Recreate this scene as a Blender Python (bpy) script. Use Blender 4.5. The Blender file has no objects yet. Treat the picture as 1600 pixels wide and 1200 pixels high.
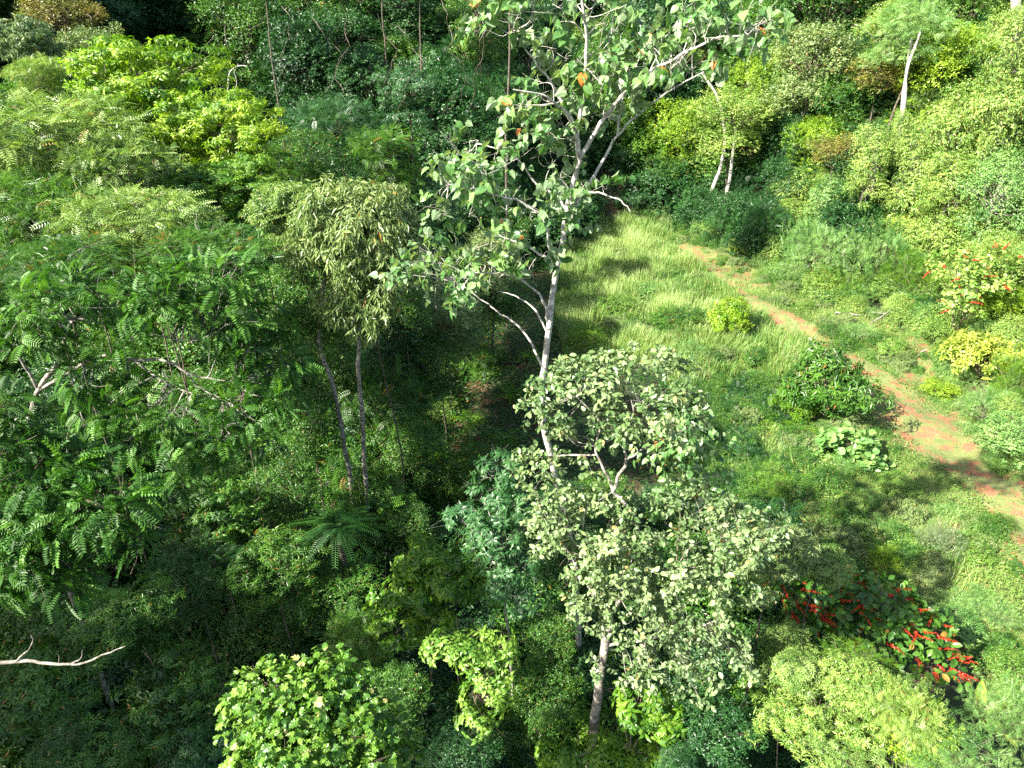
import bpy, math, random
import numpy as np
from mathutils import Matrix, Vector

R = math.radians
rng = np.random.default_rng(11)
random.seed(5)
SC = bpy.context.scene
COL = SC.collection

# ------------------------------------------------------------------ camera, sky, sun, exposure
CAM = np.array([0.0, 0.0, 24.0]); PITCH = R(28.0); FPX = 1150.0      # focal length in pixels of the 1600 px wide photograph
cam = bpy.data.cameras.new('camera'); cam.sensor_width = 36.0; cam.lens = 36.0 * FPX / 1600.0
cam.clip_start = 0.1; cam.clip_end = 1000.0
co = bpy.data.objects.new('camera', cam); COL.objects.link(co)
co.location = CAM; co.rotation_euler = (math.pi / 2 - PITCH, 0, 0)
SC.camera = co

SUN_TO = np.array([-0.85, -0.53]); SUN_EL = R(39.0)                  # towards the sun (behind the camera, to its left)
w = bpy.data.worlds.new('World'); SC.world = w; w.use_nodes = True
nt = w.node_tree; nt.nodes.clear()
sky = nt.nodes.new('ShaderNodeTexSky'); sky.sky_type = 'NISHITA'; sky.sun_disc = False
sky.sun_elevation = SUN_EL; sky.sun_rotation = math.atan2(SUN_TO[0], SUN_TO[1]); sky.air_density = 1.0; sky.dust_density = 2.0
bg = nt.nodes.new('ShaderNodeBackground'); bg.inputs[1].default_value = 0.08
out = nt.nodes.new('ShaderNodeOutputWorld')
nt.links.new(sky.outputs[0], bg.inputs[0]); nt.links.new(bg.outputs[0], out.inputs[0])
sl = bpy.data.lights.new('sun', 'SUN'); sl.energy = 5.0; sl.angle = R(0.6); sl.color = (1.0, 0.94, 0.80)
so = bpy.data.objects.new('sun', sl); COL.objects.link(so)
sd = Vector((SUN_TO[0] * math.cos(SUN_EL), SUN_TO[1] * math.cos(SUN_EL), math.sin(SUN_EL)))
so.rotation_euler = sd.to_track_quat('Z', 'Y').to_euler(); so.location = (-60, -45, 80)
SC.view_settings.view_transform = 'Standard'; SC.view_settings.look = 'None'
SC.view_settings.gamma = 1.0; SC.view_settings.use_curve_mapping = False
SC.view_settings.exposure = 2.28
try:
    SC.cycles.max_bounces = 7; SC.cycles.diffuse_bounces = 3; SC.cycles.glossy_bounces = 2
    SC.cycles.transmission_bounces = 5; SC.cycles.transparent_max_bounces = 4
    SC.cycles.use_denoising = False
except Exception:
    pass

# ------------------------------------------------------------------ helpers: geometry of the view
SN, CS = math.sin(PITCH), math.cos(PITCH)
def ray(px, py):
    x = (px - 800) / FPX; y = (600 - py) / FPX
    return np.array([x, CS + y * SN, -SN + y * CS])
def P(px, py, Y):
    """World point seen at a pixel, at ground distance Y from the camera."""
    d = ray(px, py); return CAM + d * (Y / d[1])
def G(px, py, z=0.0):
    d = ray(px, py); return CAM + d * ((z - CAM[2]) / d[2])
def mpp(px, py, Y):
    d = ray(px, py); return (Y / d[1]) / FPX          # metres for one pixel there

def sstep(a, b, x):
    t = np.clip((np.asarray(x, float) - a) / (b - a), 0, 1); return t * t * (3 - 2 * t)
def height(x, y):
    x = np.asarray(x, float); y = np.asarray(y, float)
    h = -3.0 * sstep(6, -14, x) * sstep(74, 50, y)
    y0 = 68 + 12 * sstep(-4, 5, x) - 24 * sstep(23, 37, x)
    h = h + np.maximum(0, y - y0) * 0.62 * sstep(-2, 14, y - y0)
    e = 33.5 + 0.12 * (y - 45)
    h = h + np.maximum(0, x - e) * 0.55 * sstep(0, 6, x - e) * sstep(16, 40, y)
    h = h + np.minimum(np.maximum(0, -38 - x) * 1.25, 46) * sstep(14, 44, y)
    h = h + 0.16 * np.sin(x * .43 + 1.3) * np.cos(y * .37) + 0.10 * np.sin(x * 1.1 + y * .9) + .05 * np.sin(2.3 * x - 1.7 * y)
    return h
def hz(x, y): return float(height(x, y))

def inpoly(x, y, poly):
    x = np.asarray(x); y = np.asarray(y); ins = np.zeros(x.shape, bool); n = len(poly); j = n - 1
    for i in range(n):
        xi, yi = poly[i]; xj, yj = poly[j]
        c = ((yi > y) != (yj > y)) & (x < (xj - xi) * (y - yi) / (yj - yi + 1e-12) + xi)
        ins ^= c; j = i
    return ins
def gpoly(pts): return [tuple(G(a, b)[:2]) for a, b in pts]

# ------------------------------------------------------------------ helpers: meshes
def norm(v): return v / (np.linalg.norm(v, axis=-1, keepdims=True) + 1e-9)
class MB:
    def __init__(s): s.V = []; s.F = []; s.T = []; s.n = 0
    def add(s, V, F, tint=0.5):
        V = np.asarray(V, float).reshape(-1, 3); s.V.append(V)
        t = np.broadcast_to(np.asarray(tint, float), (len(V),)); s.T.append(t)
        F = np.asarray(F, int); s.F.append(F + s.n); s.n += len(V)
    def mesh(s, name, mats, smooth=False):
        me = bpy.data.meshes.new(name)
        V = np.concatenate(s.V); nl = [f.size for f in s.F]; L = np.concatenate([f.reshape(-1) for f in s.F])
        cnt = np.concatenate([np.full(len(f), f.shape[1]) for f in s.F])
        st = np.concatenate([[0], np.cumsum(cnt)[:-1]])
        me.vertices.add(len(V)); me.vertices.foreach_set('co', V.astype(np.float32).reshape(-1))
        me.loops.add(len(L)); me.loops.foreach_set('vertex_index', L.astype(np.int32))
        me.polygons.add(len(cnt)); me.polygons.foreach_set('loop_start', st.astype(np.int32))
        try: me.polygons.foreach_set('loop_total', cnt.astype(np.int32))
        except Exception: pass
        me.update(calc_edges=True)
        a = me.attributes.new('tint', 'FLOAT', 'POINT'); a.data.foreach_set('value', np.concatenate(s.T).astype(np.float32))
        for m in (mats if isinstance(mats, (list, tuple)) else [mats]): me.materials.append(m)
        me.polygons.foreach_set('use_smooth', np.full(len(cnt), smooth))
        me.update(); return me

def link(name, data, parent=None, loc=None):
    o = bpy.data.objects.new(name, data); COL.objects.link(o)
    if parent is not None: o.parent = parent
    if loc is not None: o.location = tuple(loc)
    return o
def tag(o, label=None, cat=None, group=None, kind=None):
    if label: o['label'] = label
    if cat: o['category'] = cat
    if group: o['group'] = group
    if kind: o['kind'] = kind
    return o

def tube(mb, pts, rad, sides=6, tint=0.5):
    pts = np.asarray(pts, float); n = len(pts); rad = np.asarray(rad, float)
    t = norm(np.gradient(pts, axis=0)); ref = np.array([0.31, 0.95, 0.05])
    a = norm(np.cross(t, ref)); b = np.cross(t, a)
    th = np.arange(sides) * 2 * math.pi / sides
    V = pts[:, None] + rad[:, None, None] * (np.cos(th)[None, :, None] * a[:, None] + np.sin(th)[None, :, None] * b[:, None])
    i = np.arange(n - 1)[:, None] * sides; j = np.arange(sides)[None]; k = (j + 1) % sides
    F = np.stack([i + j, i + k, i + sides + k, i + sides + j], -1).reshape(-1, 4)
    mb.add(V.reshape(-1, 3), F, tint)
def smooth_path(pts, n=14, wob=0.0, seed=0):
    """Catmull-Rom through the points, with a slight wander."""
    p = np.asarray(pts, float); p = np.vstack([2 * p[0] - p[1], p, 2 * p[-1] - p[-2]])
    m = len(p) - 3; out = []
    for q in np.linspace(0, m - 1e-6, n):
        i = int(q); t = q - i; a, b, c, d = p[i:i + 4]
        out.append(.5 * ((2 * b) + (-a + c) * t + (2 * a - 5 * b + 4 * c - d) * t * t + (-a + 3 * b - 3 * c + d) * t ** 3))
    o = np.array(out)
    if wob:
        r = np.random.default_rng(seed); k = r.normal(size=(n, 3)) * wob; k[0] = 0
        o += (k + np.roll(k, 1, 0)) * .5
    return o

# ------------------------------------------------------------------ materials
def _nodes(name):
    m = bpy.data.materials.new(name); m.use_nodes = True; t = m.node_tree; t.nodes.clear()
    return m, t, t.nodes.new('ShaderNodeOutputMaterial')
def ramp(t, stops):
    r = t.nodes.new('ShaderNodeValToRGB'); e = r.color_ramp.elements
    e[0].position = stops[0][0]; e[0].color = (*stops[0][1], 1); e[1].position = stops[-1][0]; e[1].color = (*stops[-1][1], 1)
    for p, c in stops[1:-1]:
        x = e.new(p); x.color = (*c, 1)
    return r
def leaf_mat(name, dark, mid, lite, rare=None, rough=.42, trans=.33, back=None, var=.26, spec=.5):
    m, t, o = _nodes(name); N = t.nodes.new; Lk = t.links.new
    at = N('ShaderNodeAttribute'); at.attribute_name = 'tint'
    oi = N('ShaderNodeObjectInfo')
    ma = N('ShaderNodeMath'); ma.operation = 'MULTIPLY_ADD'; ma.inputs[1].default_value = var; Lk(oi.outputs['Random'], ma.inputs[0])
    su = N('ShaderNodeMath'); su.operation = 'SUBTRACT'; Lk(at.outputs['Fac'], su.inputs[0]); su.inputs[1].default_value = var / 2
    Lk(su.outputs[0], ma.inputs[2])
    st = [(0.08, dark), (0.42, mid), (0.78, lite)]
    if rare: st += [(0.965, lite), (0.985, rare), (1.0, rare)]
    tc0 = N('ShaderNodeTexCoord'); nb = N('ShaderNodeTexNoise'); nb.inputs['Scale'].default_value = .55; nb.inputs['Detail'].default_value = 3; Lk(tc0.outputs['Object'], nb.inputs['Vector'])
    ad = N('ShaderNodeMath'); ad.operation = 'MULTIPLY_ADD'; ad.inputs[1].default_value = .7; Lk(nb.outputs[0], ad.inputs[0])
    sb = N('ShaderNodeMath'); sb.operation = 'SUBTRACT'; sb.inputs[1].default_value = .35; Lk(ma.outputs[0], sb.inputs[0]); Lk(sb.outputs[0], ad.inputs[2])
    r = ramp(t, st); Lk(ad.outputs[0], r.inputs[0]); colr = r.outputs[0]
    # leaf blotching: veins and age
    tc = N('ShaderNodeTexCoord'); nz = N('ShaderNodeTexNoise'); nz.inputs['Scale'].default_value = 9; nz.inputs['Detail'].default_value = 3
    Lk(tc.outputs['Object'], nz.inputs['Vector'])
    mr = N('ShaderNodeMapRange'); mr.inputs[1].default_value = .3; mr.inputs[2].default_value = .7; mr.inputs[3].default_value = .82; mr.inputs[4].default_value = 1.18
    Lk(nz.outputs[0], mr.inputs[0])
    mm = N('ShaderNodeMix'); mm.data_type = 'RGBA'; mm.blend_type = 'MULTIPLY'; mm.inputs[0].default_value = 1
    Lk(colr, mm.inputs[6]); Lk(mr.outputs[0], mm.inputs[7]); colr = mm.outputs[2]
    if back:
        ge = N('ShaderNodeNewGeometry'); mb_ = N('ShaderNodeMix'); mb_.data_type = 'RGBA'
        Lk(ge.outputs['Backfacing'], mb_.inputs[0]); Lk(colr, mb_.inputs[6]); mb_.inputs[7].default_value = (*back, 1); colr = mb_.outputs[2]
    p = N('ShaderNodeBsdfPrincipled'); Lk(colr, p.inputs['Base Color']); p.inputs['Roughness'].default_value = rough
    p.inputs['Specular IOR Level'].default_value = spec
    tr = N('ShaderNodeBsdfTranslucent'); mx2 = N('ShaderNodeMix'); mx2.data_type = 'RGBA'; mx2.blend_type = 'MULTIPLY'; mx2.inputs[0].default_value = 1
    Lk(colr, mx2.inputs[6]); mx2.inputs[7].default_value = (1.45, 1.5, .55, 1); Lk(mx2.outputs[2], tr.inputs[0])
    ms = N('ShaderNodeMixShader'); ms.inputs[0].default_value = trans; Lk(p.outputs[0], ms.inputs[1]); Lk(tr.outputs[0], ms.inputs[2])
    Lk(ms.outputs[0], o.inputs[0]); return m
def bark_mat(name, a, b, c, scale=6, bump=.4):
    m, t, o = _nodes(name); N = t.nodes.new; Lk = t.links.new
    tc = N('ShaderNodeTexCoord'); mp = N('ShaderNodeMapping'); mp.inputs['Scale'].default_value = (1, 1, 1.6)
    Lk(tc.outputs['Object'], mp.inputs[0])
    n1 = N('ShaderNodeTexNoise'); n1.inputs['Scale'].default_value = scale; n1.inputs['Detail'].default_value = 8; n1.inputs['Roughness'].default_value = .7
    Lk(mp.outputs[0], n1.inputs[0])
    r = ramp(t, [(.36, a), (.5, b), (.62, c)]); Lk(n1.outputs[0], r.inputs[0])
    p = N('ShaderNodeBsdfPrincipled'); Lk(r.outputs[0], p.inputs[0]); p.inputs['Roughness'].default_value = .85
    bp = N('ShaderNodeBump'); bp.inputs['Strength'].default_value = bump; bp.inputs['Distance'].default_value = .03
    Lk(n1.outputs[0], bp.inputs['Height']); Lk(bp.outputs[0], p.inputs['Normal'])
    Lk(p.outputs[0], o.inputs[0]); return m
def ground_mat(name, cols, soil, s0=.5, s1=.62, scale=.5):
    m, t, o = _nodes(name); N = t.nodes.new; Lk = t.links.new
    tc = N('ShaderNodeTexCoord')
    n1 = N('ShaderNodeTexNoise'); n1.inputs['Scale'].default_value = 2.2; n1.inputs['Detail'].default_value = 9; n1.inputs['Roughness'].default_value = .7
    n2 = N('ShaderNodeTexNoise'); n2.inputs['Scale'].default_value = scale; n2.inputs['Detail'].default_value = 7; n2.inputs['Roughness'].default_value = .65
    n3 = N('ShaderNodeTexNoise'); n3.inputs['Scale'].default_value = 14; n3.inputs['Detail'].default_value = 6
    for n in (n1, n2, n3): Lk(tc.outputs['Object'], n.inputs[0])
    rg = ramp(t, [(.3, cols[0]), (.5, cols[1]), (.7, cols[2])]); Lk(n1.outputs[0], rg.inputs[0])
    rs = ramp(t, [(.3, soil[0]), (.5, soil[1]), (.7, soil[2])]); Lk(n3.outputs[0], rs.inputs[0])
    mr = N('ShaderNodeMapRange'); mr.inputs[1].default_value = s0; mr.inputs[2].default_value = s1; Lk(n2.outputs[0], mr.inputs[0])
    mx = N('ShaderNodeMix'); mx.data_type = 'RGBA'; Lk(mr.outputs[0], mx.inputs[0]); Lk(rg.outputs[0], mx.inputs[6]); Lk(rs.outputs[0], mx.inputs[7])
    p = N('ShaderNodeBsdfPrincipled'); Lk(mx.outputs[2], p.inputs[0]); p.inputs['Roughness'].default_value = .95
    bp = N('ShaderNodeBump'); bp.inputs['Strength'].default_value = .8; bp.inputs['Distance'].default_value = .12
    Lk(n3.outputs[0], bp.inputs['Height']); Lk(bp.outputs[0], p.inputs['Normal'])
    Lk(p.outputs[0], o.inputs[0]); return m

M = {}
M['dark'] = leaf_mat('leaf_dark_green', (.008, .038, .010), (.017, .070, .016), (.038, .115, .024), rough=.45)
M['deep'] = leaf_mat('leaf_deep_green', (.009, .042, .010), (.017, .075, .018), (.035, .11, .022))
M['mid'] = leaf_mat('leaf_mid_green', (.020, .072, .009), (.042, .125, .014), (.09, .20, .024), rare=(.28, .16, .03))
M['blue'] = leaf_mat('leaf_blue_green', (.016, .06, .018), (.03, .10, .03), (.055, .145, .042), rough=.4)
M['lime'] = leaf_mat('leaf_yellow_green', (.05, .14, .006), (.15, .275, .012), (.27, .38, .03), trans=.4)
M['bright'] = leaf_mat('leaf_fresh_green', (.035, .11, .008), (.07, .18, .012), (.15, .27, .02), trans=.4)
M['pale'] = leaf_mat('leaf_pale_green', (.05, .12, .02), (.125, .22, .042), (.25, .35, .10), rare=(.32, .25, .09), trans=.3)
M['grey'] = leaf_mat('leaf_grey_green', (.04, .09, .026), (.10, .165, .055), (.215, .29, .125), rare=(.33, .26, .10), back=(.18, .25, .12), rough=.4, trans=.25)
M['greyd'] = leaf_mat('leaf_dusty_green', (.05, .10, .022), (.11, .175, .045), (.21, .28, .10), rare=(.30, .17, .03), trans=.25)
M['heart'] = leaf_mat('leaf_heart', (.045, .12, .03), (.09, .20, .055), (.19, .31, .10), rare=(.5, .16, .03), back=(.17, .25, .13), rough=.4, trans=.36)
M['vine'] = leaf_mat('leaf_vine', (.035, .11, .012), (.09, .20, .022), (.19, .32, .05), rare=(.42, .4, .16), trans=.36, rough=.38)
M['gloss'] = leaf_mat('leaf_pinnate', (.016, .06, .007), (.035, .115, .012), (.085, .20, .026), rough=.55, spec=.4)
M['slope'] = leaf_mat('leaf_slope_vine', (.06, .14, .016), (.145, .25, .04), (.28, .38, .09), rare=(.30, .19, .06), trans=.3)
M['rust'] = leaf_mat('leaf_rusty', (.06, .10, .015), (.11, .14, .022), (.22, .18, .04), trans=.3)
M['mimosa'] = leaf_mat('leaf_mimosa', (.05, .145, .03), (.12, .25, .06), (.23, .36, .11), trans=.3)
M['fern'] = leaf_mat('leaf_fern', (.05, .14, .010), (.10, .23, .018), (.2, .33, .035), rare=(.2, .12, .05))
M['cream'] = leaf_mat('leaf_lemon', (.13, .2, .02), (.24, .31, .04), (.36, .40, .07), trans=.4)
M['grass'] = leaf_mat('grass_blade', (.055, .14, .02), (.125, .235, .045), (.29, .39, .13), rare=(.34, .29, .13), trans=.35, rough=.5)
M['cover'] = leaf_mat('creeper_leaf', (.05, .125, .014), (.10, .20, .028), (.18, .29, .055), rare=(.26, .19, .07), trans=.3)
M['red'] = leaf_mat('red_bract', (.26, .014, .010), (.46, .04, .016), (.62, .10, .03), trans=.3)
M['redder'] = leaf_mat('red_brown_leaf', (.10, .03, .02), (.15, .06, .025), (.12, .12, .03), trans=.3)
M['dead'] = leaf_mat('dry_leaf', (.16, .06, .03), (.24, .10, .04), (.34, .18, .08), trans=.1)
M['bark_pale'] = bark_mat('bark_pale', (.05, .045, .035), (.17, .155, .13), (.36, .34, .30), 5)
M['bark_white'] = bark_mat('bark_white', (.16, .15, .125), (.33, .31, .28), (.52, .50, .46), 4)
M['bark_brown'] = bark_mat('bark_brown', (.07, .05, .035), (.11, .085, .06), (.20, .16, .12), 7)
M['bark_dark'] = bark_mat('bark_dark', (.03, .024, .018), (.07, .055, .04), (.13, .11, .085), 6)
M['floor'] = ground_mat('forest_floor', [(.012, .02, .006), (.025, .04, .01), (.05, .07, .018)], [(.05, .025, .012), (.09, .045, .02), (.13, .07, .035)], .52, .62, .35)
M['meadow'] = ground_mat('meadow_soil', [(.05, .085, .015), (.09, .13, .025), (.14, .17, .045)], [(.16, .09, .05), (.22, .13, .075), (.28, .19, .12)], .60, .70, .33)
M['path'] = ground_mat('path_soil', [(.08, .11, .03), (.12, .15, .04), (.2, .17, .07)], [(.15, .056, .026), (.25, .10, .048), (.33, .16, .085)], .49, .58, .9)

# ------------------------------------------------------------------ leaf shapes (x across, y along 0..1, z up)
def fan(outline, centre, drop=.06):
    o = np.array([(x, y, z) for x, y, z in outline], float); V = np.vstack([o, [centre]])
    n = len(o); F = [(i, (i + 1) % n, n) for i in range(n)]
    return V, np.array(F)
LEAF = {}
LEAF['tiny'] = (np.array([(0, 0, 0), (.24, .45, .05), (0, 1, -.06), (-.24, .45, .05)]), np.array([(0, 1, 2), (0, 2, 3)]))
LEAF['thin'] = (np.array([(0, 0, 0), (.13, .4, .03), (0, 1, -.15), (-.13, .4, .03)]), np.array([(0, 1, 2), (0, 2, 3)]))
LEAF['oval'] = (np.array([(0, 0, 0), (.26, .3, .06), (.25, .68, .03), (0, 1, -.12), (-.25, .68, .03), (-.26, .3, .06), (0, .5, 0)]),
                np.array([(0, 1, 6), (1, 2, 6), (2, 3, 6), (3, 4, 6), (4, 5, 6), (5, 0, 6)]))
LEAF['lance'] = (np.array([(0, 0, 0), (.11, .3, .03), (.12, .62, -.03), (0, 1, -.28), (-.12, .62, -.03), (-.11, .3, .03), (0, .5, 0)]), LEAF['oval'][1])
LEAF['heart'] = fan([(0, .08, 0), (.16, -.06, -.02), (.36, .04, -.02), (.45, .28, .0), (.38, .55, -.03), (.2, .82, -.12), (0, 1.08, -.26), (-.2, .82, -.12), (-.38, .55, -.03),
                     (-.45, .28, 0), (-.36, .04, -.02), (-.16, -.06, -.02)], (0, .42, -.09))
LEAF['lobed'] = fan([(0, .06, 0), (.22, -.08, -.02), (.34, .1, .02), (.52, .3, -.06), (.34, .46, .02), (.36, .72, -.06), (.15, .72, 0), (0, 1.02, -.18), (-.15, .72, 0), (-.36, .72, -.06),
                     (-.34, .46, .02), (-.52, .3, -.06), (-.34, .1, .02), (-.22, -.08, -.02)], (0, .4, -.05))
LEAF['round'] = fan([(0, .03, 0), (.3, .02, 0), (.5, .3, .03), (.45, .65, 0), (.2, .92, -.06), (0, .98, -.08), (-.2, .92, -.06), (-.45, .65, 0), (-.5, .3, .03), (-.3, .02, 0)], (0, .45, -.05))
def pinnate(n, ll, lw, sag=.25, taper=.5, tilt=.35, gap0=.12, stem=True):
    """A compound leaf: n pairs of leaflets on a sagging midrib of unit length."""
    V = []; F = []
    def mid(s): return np.array([0, s * (1 - .12 * sag * s), -sag * s * s])
    for i in range(n):
        s = gap0 + (1 - gap0) * i / (n - 1); q = ll * (1 - taper * abs(s - .45) * 1.3)
        b = mid(s)
        for sg in (-1, 1):
            d = np.array([sg * .93, tilt, -.18]); d /= np.linalg.norm(d); wv = np.array([0, 1, 0]) * lw * q / ll
            k = len(V); V += [b, b + d * q * .5 + wv * .5 + (0, 0, .02), b + d * q + (0, 0, -.08 * q), b + d * q * .5 - wv * .5 + (0, 0, .02)]
            F += [(k, k + 1, k + 2), (k, k + 2, k + 3)]
    if stem:
        k = len(V); a = .008
        for s in (0, .5, 1): V += [mid(s) + (-a, 0, 0), mid(s) + (a, 0, 0)]
        F += [(k, k + 1, k + 3), (k, k + 3, k + 2), (k + 2, k + 3, k + 5), (k + 2, k + 5, k + 4)]
    return np.array(V, float), np.array(F)
LEAF['frond'] = pinnate(9, .33, .17, .35)
LEAF['feather'] = pinnate(7, .30, .11, .35, stem=False)
LEAF['mimosa'] = pinnate(8, .3, .06, .2, stem=False)
LEAF['fernf'] = pinnate(12, .24, .075, .45, taper=.95)
LEAF['palmf'] = pinnate(22, .17, .035, .6, taper=.6, tilt=.15)
def banana():
    V = []; F = []; n = 8
    for i in range(n + 1):
        s = i / n; wd = .15 * math.sin(math.pi * min(.98, s * .9 + .08)) ** .6; z = -.2 * s * s
        V += [(-wd, s, z + wd * .35), (0, s, z), (wd, s, z + wd * .35)]
    for i in range(n):
        k = 3 * i; F += [(k, k + 1, k + 4), (k, k + 4, k + 3), (k + 1, k + 2, k + 5), (k + 1, k + 5, k + 4)]
    return np.array(V), np.array(F)
LEAF['banana'] = banana()

def frames(pos, d, nrm, size, wid=1.0):
    """N leaf frames -> (N,3,3) columns x,y,z scaled, (N,3)"""
    d = norm(d); x = norm(np.cross(d, nrm)); z = np.cross(x, d)
    size = np.broadcast_to(size, (len(pos),)); s = size[:, None]
    return np.stack([x * s * wid, d * s, z * s], -1), pos
def stamp(mb, shape, Mx, pos, tint):
    T, F = LEAF[shape]; k = len(T); N = len(pos)
    if N == 0: return
    V = np.einsum('nij,kj->nki', Mx, T) + pos[:, None]
    FF = (F[None] + (np.arange(N) * k)[:, None, None]).reshape(-1, F.shape[1])
    mb.add(V.reshape(-1, 3), FF, np.repeat(tint, k))

# ------------------------------------------------------------------ crowns
def make_leaves(lobes, clumps, twigs, per, shape, size, r, cr=.8, style='simple', droop=.3, up=.35, flat=.65, shell=(.52, 1.14),
                zmin=-.55, upn=.7, tl=.45, rare=.012, wid=1.0, spread=.35, tiers=0):
    """Positions and frames of every leaf of a crown made of ellipsoid lobes; also the clump centres for the limbs."""
    L = np.asarray(lobes, float); vol = (L[:, 3] * L[:, 4] + L[:, 3] * L[:, 5] + L[:, 4] * L[:, 5]); pr = vol / vol.sum()
    C = []; O = []
    tries = 0; mind = cr * .62
    while len(C) < clumps and tries < clumps * 14:
        tries += 1
        l = L[r.choice(len(L), p=pr)]; u = norm(r.normal(size=3)); u[2] = abs(u[2]) if r.random() < .62 else u[2]
        if u[2] < zmin: u[2] *= -.4
        q = l[:3] + u * l[3:6] * r.uniform(*shell)
        if any(np.sum(((q - m[:3]) / m[3:6]) ** 2) < .25 for m in L): continue
        if C and np.min(np.linalg.norm(np.array(C) - q, axis=1)) < mind * (1 - .5 * tries / (clumps * 14)): continue
        if tiers: q[2] = round(q[2] / tiers) * tiers + r.normal() * .08
        C.append(q); O.append(norm(u / l[3:6] * l[3:6].mean()))
    C = np.array(C); O = np.array(O); nC = len(C)
    cs = r.uniform(.7, 1.25, nC)
    u = norm(r.normal(size=(nC, twigs, 3)) + O[:, None] * .7 + np.array([0, 0, up]))
    rad = r.uniform(.25, 1, (nC, twigs, 1)) ** .5
    org = C[:, None] + u * rad * (cr * cs)[:, None, None] * np.array([1, 1, flat])
    td = norm(u + .5 * O[:, None] + r.normal(size=u.shape) * .35 + np.array([0, 0, up - droop]))
    ctint = r.normal(.48, .17, (nC, 1)) + r.normal(0, .09, (nC, twigs))
    org = org.reshape(-1, 3); td = td.reshape(-1, 3); ct = ctint.reshape(-1); T = len(org)
    upv = np.array([0, 0, 1.0]); pos = []; dd = []; nn = []; tt = []
    if style == 'frond':
        for j in range(per):
            d = norm(td + r.normal(size=td.shape) * .45 + np.array([0, 0, -droop * .5]))
            pos.append(org); dd.append(d); nn.append(norm(upv * upn + norm(org - C.mean(0)) * .4 + r.normal(size=td.shape) * .5)); tt.append(ct)
    elif style == 'whorl':
        a = norm(np.cross(td, r.normal(size=td.shape))); b = np.cross(td, a); ph = r.uniform(0, 6.28, T)
        for j in range(per):
            th = ph + j * 2 * math.pi / per + r.normal(size=T) * .15
            rad_ = np.cos(th)[:, None] * a + np.sin(th)[:, None] * b
            d = norm(rad_ + td * r.uniform(.05, .6, (T, 1)) + np.array([0, 0, -droop])); pos.append(org + rad_ * .02); dd.append(d); nn.append(norm(td + upv * upn)); tt.append(ct)
    else:
        side = norm(np.cross(td, upv + r.normal(size=td.shape) * .3))
        for j in range(per):
            sg = 1 if j % 2 else -1
            p = org + td * (tl * (j + .3) / per); d = norm(td * .55 + side * sg * .8 + r.normal(size=td.shape) * spread + np.array([0, 0, -droop]))
            pos.append(p); dd.append(d); nn.append(norm(upv * upn + norm(org - C.mean(0)) * .45 + r.normal(size=td.shape) * .45)); tt.append(ct)
    pos = np.concatenate(pos); dd = np.concatenate(dd); nn = np.concatenate(nn); tt = np.concatenate(tt)
    n = len(pos); sz = size * r.uniform(.62, 1.2, n)
    tt = np.clip(tt + r.normal(0, .12, n), .02, .76); tt = np.where(r.random(n) < rare, 1.5, tt)
    Mx, pos = frames(pos, dd, nn, sz, wid)
    return Mx, pos, tt, C

def limb_mesh(name, C, root, mat, r, rad=.06, max_n=40, root_r=None, rise=.25, sides=5):
    """Limbs from the top of the trunk out to the clumps, each a bent tapering tube."""
    mb = MB(); root = np.asarray(root, float)
    idx = r.permutation(len(C))[:max_n]
    for k in idx:
        c = C[k]; a = root + np.array([0, 0, r.uniform(-.1, .35) * max(.1, c[2] - root[2])]); m = (a + c) / 2 + np.array([0, 0, rise * np.linalg.norm(c - a) * r.uniform(-.4, .6)]) + r.normal(size=3) * .12
        p = smooth_path([a, m, c], 7, .03, int(k)); tube(mb, p, np.linspace(rad, rad * .22, 7), sides)
        for q in range(2):
            e = c + r.normal(size=3) * .45; tube(mb, smooth_path([p[4], (p[4] + e) / 2 + r.normal(size=3) * .1, e], 5), np.linspace(rad * .4, rad * .12, 5), 3)
    return mb.mesh(name, mat, True)

class Kind:
    def __init__(s, key, spec, leafmat, barkmat, seed, limb=.05, nlimb=36, ext=1.0):
        r = np.random.default_rng(seed); Mx, pos, tt, C = make_leaves(r=r, **spec)
        mb = MB(); stamp(mb, spec['shape'], Mx, pos, tt)
        s.crown = mb.mesh(key + '_crown', M[leafmat]); s.bark = barkmat
        s.root = np.array([0, 0, spec['lobes'][0][2] - spec['lobes'][0][5]])
        s.limb = limb_mesh(key + '_limb', C * ext, s.root, M[barkmat], r, limb, nlimb)
        s.key = key; s.n = sum(len(f) for f in mb.F)

def ell(n, R_, H_, r, sub=.55, off=.6, down=0):
    """A lumpy crown: a core and n smaller lobes around it."""
    out = [(0, 0, 0, R_ * .7, R_ * .7, H_ * .72)]
    for i in range(n):
        a = r.uniform(0, 6.28); e = r.uniform(-.5, .9); q = off * r.uniform(.75, 1.1)
        out.append((math.cos(a) * R_ * q * math.cos(e * 1.1), math.sin(a) * R_ * q * math.cos(e * 1.1), H_ * q * math.sin(e * 1.3), R_ * sub * r.uniform(.7, 1.1), R_ * sub * r.uniform(.7, 1.1), H_ * sub * r.uniform(.6, .95)))
    for i in range(down):
        a = r.uniform(0, 6.28); q = r.uniform(.1, .55); out.append((math.cos(a) * R_ * q, math.sin(a) * R_ * q, -H_ * r.uniform(.7, 1.75), R_ * r.uniform(.4, .62), R_ * r.uniform(.4, .62), H_ * r.uniform(.4, .6)))
    return out

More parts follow.
